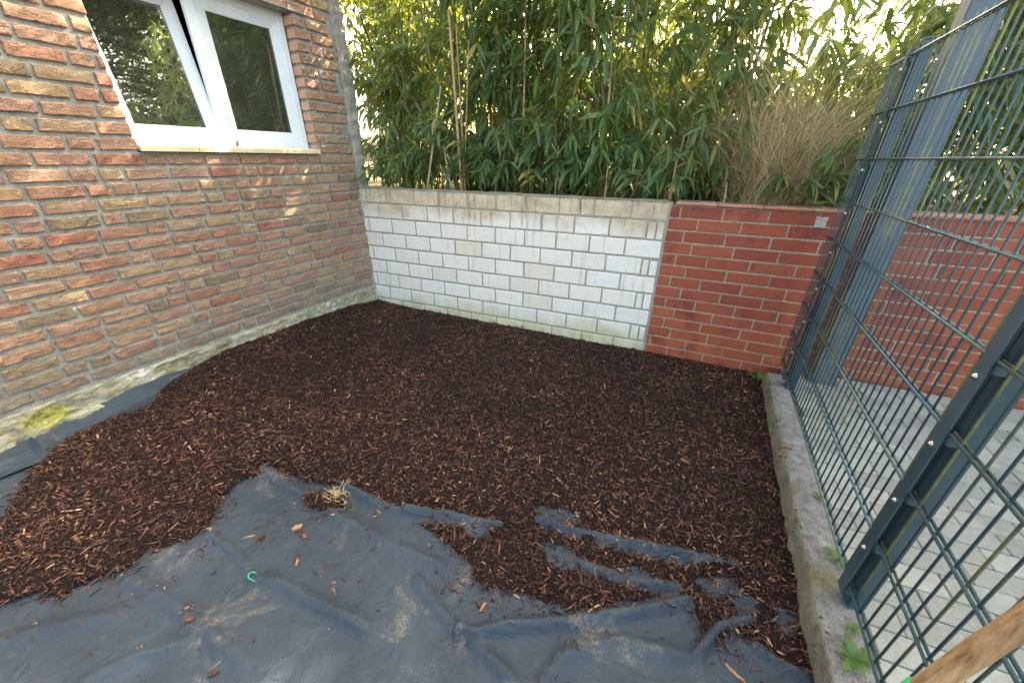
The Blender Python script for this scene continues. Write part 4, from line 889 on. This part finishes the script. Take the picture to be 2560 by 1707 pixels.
# trees across the paving (mirrored in the window panes)
def tree(loc, h, seed, lbl, grp, tmin=.14, nl=64, spread=1.0, nm='pine_tree'):
    g = np.random.default_rng(seed); root = empty(nm, (*loc, HC - .34)); tag(root, lbl, 'tree', grp); e = MB(); n = 9; pth = [np.array([g.normal(0, .10) * i, g.normal(0, .10) * i, h * i / (n - 1)]) for i in range(n)]; e.tube([tuple(p) for p in pth], list(np.linspace(.26, .05, n)), 10); tr = obj('trunk', e.mesh('trunk', M['bark'], True), root)
    B, D = [], []
    lm_ = MB()
    for i in range(nl if tmin > .3 else nl + 50):
        t = g.uniform(tmin, .98); fi = t * (n - 1); k = min(int(fi), n - 2); p = pth[k] * (1 - fi + k) + pth[k + 1] * (fi - k); a = g.uniform(0, 2 * math.pi); L = spread * (1 - t * .6) * g.uniform(1.2, 2.6); d = np.array([math.cos(a), math.sin(a), g.uniform(-.1, .5)]); q1 = p + d * L * .5; q2 = p + d * L + np.array([0, 0, -.18 * L]); lm_.tube([tuple(p), tuple(q1), tuple(q2)], [.05 * (1.1 - t), .025, .008], 5, False)
        for j in range(8 if tmin > .3 else 4):
            u = g.uniform(.3, 1); c = p * (1 - u) + q2 * u + np.array([0, 0, .1]); m_ = g.integers(8, 20); B.append(c + g.normal(0, .17, (m_, 3))); D.append(g.normal(0, .7, (m_, 3)) + d)
    obj('limbs', lm_.mesh('limbs', M['bark']), root)
    B = np.concatenate(B); D = np.concatenate(D); D /= np.linalg.norm(D, axis=1, keepdims=True); L = g.uniform(.12, .26, len(B)); tag(obj('crown', leaf_mesh('crown', leaf_arrays(B, D, L, L * .22, g.normal(0, .5, B.shape) + [0, 0, 1]), g.random(len(B)), M['tleaf']), root), kind='stuff')
GT = 'pines across the paving'; LT = 'tall dark pine on the terrace past the paving, mirrored in the window'
for i, (x, y, h) in enumerate(((6.4, 1.7, 6.6), (7.6, 3.0, 7.4), (8.6, 1.2, 7.6), (6.8, 4.4, 6.2), (9.6, 2.4, 8.2), (10.4, 4.4, 8.0), (9.4, -.4, 7.6))): tree((x, y), h, 300 + i, LT, GT)
tree((5.3, 5.4), 7.3, 332, 'tall leafy tree added far behind the steel post to block the sun', None, .54, 150, 1.9, 'sun_blocker_tree')  # added tree: its high crown keeps direct sun off the yard
# weeds on the kerb
def weed(loc, n, L, lbl, seed, spread=1.0, lean=(0, 0)):
    rr = random.Random(seed); root = empty('dandelion', loc); tag(root, lbl, 'weed')
    for i in range(n):
        a = 2 * math.pi * i / n + rr.uniform(-.4, .4); l = L * rr.uniform(.6, 1.15); V = []; F = []; k = 9; up = rr.uniform(.5, 1.0)
        for j in range(k):
            t = j / (k - 1); w_ = l * (.03 + .145 * math.sin(math.pi * min(1, t * 1.02)) ** 1.2) * (.45 if j % 2 and t < .8 else 1.0); r_ = l * t * (.75 * spread); z = l * (up * t - .75 * up * t * t)
            cx, cy = math.cos(a) * r_ + lean[0] * t * l, math.sin(a) * r_ + lean[1] * t * l
            for s_ in (-1, 0, 1): V.append((cx - math.sin(a) * w_ * s_, cy + math.cos(a) * w_ * s_, z + .18 * w_ * abs(s_) + .002))
        for j in range(k - 1):
            for s_ in range(2): F.append((j * 3 + s_, j * 3 + s_ + 1, j * 3 + s_ + 4, j * 3 + s_ + 3))
        obj('leaf', mesh_np('leaf', V, F, M['weed'], True), root)
def kp(s, off, z=.126): v = fxy(s, off); return (v.x, v.y, z)
def kw(u, v): p = on_ground(u, v, .128); return (p.x, p.y, .127)
weed(kw(2128, 1645), 12, .082, 'largest green dandelion rosette squeezed between kerb and fence', 1)
weed(kw(2128, 1575), 7, .050, 'small dandelion with upright leaves next to the largest rosette', 2, .6)
weed(kw(2090, 1400), 9, .062, 'bright dandelion on the kerb beside the foot of the clamp bar', 3, .9)
weed(kw(2046, 1245), 8, .045, 'tiny low weed tucked under the bottom fence rail', 4, .7)
p = on_ground(1898, 946, .03); weed((p.x, p.y, .012), 8, .13, 'leafy green weed where kerb and red wall meet', 5, .7)
# rake handle leaning on the fence
def rake():
    P1 = at_depth(2325, 1707, .60); P2 = at_depth(2560, 1551, .515); d = (P2 - P1).normalized(); t0 = (.05 - P1.z) / d.z; A = P1 + d * t0; t1 = (1.52 - P1.z) / d.z; B = P1 + d * t1
    root = empty('garden_rake', A); tag(root, 'wooden handled garden rake leaning against the mesh fence', 'rake'); e = MB(); L = (B - A).length
    pts = [d * L * i / 24 for i in range(25)]; rads = [.0150 + .0006 * math.sin(i * 1.7) for i in range(25)]; e.tube(pts, rads, 16); obj('handle', e.mesh('handle', M['wood'], True), root)
    e = MB(); q = (P1 - A).length - .022; e.tube([d * (q * .08), d * q], [.019, .0175], 14); obj('socket', e.mesh('socket', M['green'], True), root)
    e = MB(); side = d.cross(Vector((fn.x, fn.y, 0))).normalized(); e.tube([side * -.17, side * .17], .008, 8); obj('head', e.mesh('head', M['green'], True), root)
    for i in range(9):
        e = MB(); b0 = side * (-.16 + .04 * i); e.tube([b0, b0 + Vector((-.02, 0, -.035))], [.004, .002], 6); obj('tine', e.mesh('tine', M['green'], True), root)
rake()
# green peg in the fabric
def peg():
    p = Vector((PEG.x, PEG.y, zf(PEG.x, PEG.y))); root = empty('ground_peg', p); tag(root, 'small green plastic hook peg pinning the weed fabric', 'peg'); e = MB(); pts = []
    for i in range(15):
        a = math.pi * 1.15 * i / 14; pts.append(Vector((.014 - .020 * math.sin(a) * .9, .018 - .030 * (1 - math.cos(a)) * .55, .004 + .014 * math.sin(a))))
    for i in range(1, 9):
        a = 1.4 * math.pi * i / 8; c = pts[14]; pts.append(Vector((c.x + .007 - .007 * math.cos(a), c.y - .006 * math.sin(a), c.z * .9 + .001)))
    pts = [Vector((.016, .020, -.02))] + pts; pts = [p_ * .8 for p_ in pts]; e.tube(pts, .0024, 8); obj('hook', e.mesh('hook', M['green'], True), root)
peg()
# dry straw tuft on the mulch edge
def tuft():
    g = np.random.default_rng(8); c = on_ground(845, 1225, .03); root = empty('straw_tuft', (c.x, c.y, zf(c.x, c.y))); tag(root, 'pale tuft of dry straw roots at the mulch edge', 'straw'); e = MB()
    for i in range(46):
        a = g.uniform(0, 2 * math.pi); l = g.uniform(.03, .085); o_ = g.normal(0, .016, 2) + (np.array([0, -.03]) if i > 26 else 0); P = [(o_[0], o_[1], .012)]
        for k in range(3): a += g.normal(0, .6); P.append((P[-1][0] + math.cos(a) * l / 3, P[-1][1] + math.sin(a) * l / 3, max(.006, P[-1][2] + g.normal(.005, .01))))
        e.tube(P, [.0016, .0014, .0011, .0007], 5, False)
    obj('strands', e.mesh('strands', m_simple('pale_straw', (.38, .28, .14), (.60, .50, .29), 60)), root)
tuft()
# single pieces lying on the fabric
def chunk(name, u, v, L, W_, T, ang, lbl, cat, mat='chip_o', up=.0):
    p = on_ground(u, v, .01); z = zf(p.x, p.y); r = random.Random(int(u * 7 + v)); e = MB(); n = 6; V = []; F = []
    for i in range(n + 1):
        t = i / n - .5; w_ = W_ * (1 - (2 * abs(t)) ** 3 * .6) * r.uniform(.8, 1.15); yy = r.gauss(0, W_ * .12); h = T * r.uniform(.8, 1.2)
        for (b, c) in ((-.5, 0), (.5, 0), (.42, 1), (-.42, 1)): V.append((t * L, yy + w_ * b, h * c + up * abs(t) * L))
    for i in range(n):
        for k in range(4): F.append((i * 4 + k, i * 4 + (k + 1) % 4, i * 4 + 4 + (k + 1) % 4, i * 4 + 4 + k))
    F += [(3, 2, 1, 0), tuple(n * 4 + k for k in range(4))]; e.add(V, F); o = obj(name, e.mesh(name, M[mat]), None, (p.x, p.y, z + .001)); o.rotation_euler = (0, 0, ang); tag(o, lbl, cat)
M['stickwood'] = m_simple('pale_stick', (.22, .12, .06), (.42, .26, .14), 60)
chunk('wood_stick', 1838, 1676, .055, .0085, .006, -.9, 'orange brown wood stick lying on the fabric near the kerb', 'stick', 'stickwood')
chunk('bark_piece', 743, 1318, .040, .020, .008, .6, 'crooked bark piece with a pale splinter in the middle of the fabric', 'bark', 'stickwood')
chunk('bark_piece', 762, 1340, .026, .017, .009, -1.1, 'dark knobbly bark lump touching the crooked bark piece', 'bark')
chunk('wood_sliver', 622, 1341, .045, .006, .004, .3, 'long pale wood sliver between mulch and peg', 'stick', 'stickwood')
chunk('bark_piece', 656, 1343, .030, .014, .006, 1.0, 'flat dark bark flake beside the long pale sliver', 'bark')
chunk('bark_piece', 742, 1406, .028, .008, .005, 1.7, 'small forked tan bark piece on a sandy smear', 'bark', 'stickwood')
chunk('bark_piece', 480, 1556, .030, .013, .008, .2, 'rounded brown bark piece on the sandy streak', 'bark')
chunk('bark_piece', 1207, 1515, .036, .012, .008, 1.0, 'dark twisted bark piece lying below the mulch tongue', 'bark')
chunk('twig', 541, 1660, .05, .003, .003, .9, 'short thin dry twig lying on the fabric', 'twig', 'twig')
chunk('bark_piece', 533, 1684, .03, .012, .005, .4, 'black curled bark scrap beside the thin twig', 'bark')
chunk('wood_chip', 1292, 1486, .026, .008, .004, -.5, 'pale flat wood chip at the mulch tongue edge', 'wood chip', 'stickwood')
chunk('wood_chip', 496, 1298, .014, .011, .005, .2, 'small yellow wood chip on top of the mulch heap', 'wood chip', 'stickwood')
# dry leaves on the sill and kerb
def dry_leaf(p, L, rz, lbl, tilt=.5):
    e = MB(); V = []; F = []
    for i in range(7):
        t = i / 6; w_ = L * .28 * math.sin(math.pi * min(1, t + .02)) ** .8
        for s_ in (-1, 0, 1): V.append((s_ * w_, L * t, .30 * w_ * abs(s_) + L * tilt * t * t))
    for i in range(6):
        for j in range(2): F.append((i * 3 + j, i * 3 + j + 1, i * 3 + j + 4, i * 3 + j + 3))
    o = obj('dry_leaf', mesh_np('dry_leaf', V, F, M['dry_leaf'], True), None, p); o.rotation_euler = (0, 0, rz); tag(o, lbl, 'leaf')
pl = pw('h', 1.69, .052, .005); dry_leaf((pl.x, pl.y, pl.z - .006), .045, .2, 'upright curled brown leaf caught on the window sill', 1.1)
pl = pw('h', 1.70, .052, .005); dry_leaf((pl.x, pl.y, pl.z - .006), .04, -1.0, 'flatter curled brown leaf beside the upright one on the sill', .8)
dry_leaf(kp(1.95, -.03, .131), .05, 1.2, 'pinkish dry leaf lying on the kerb top', .1)
print('LEAVES', tot)
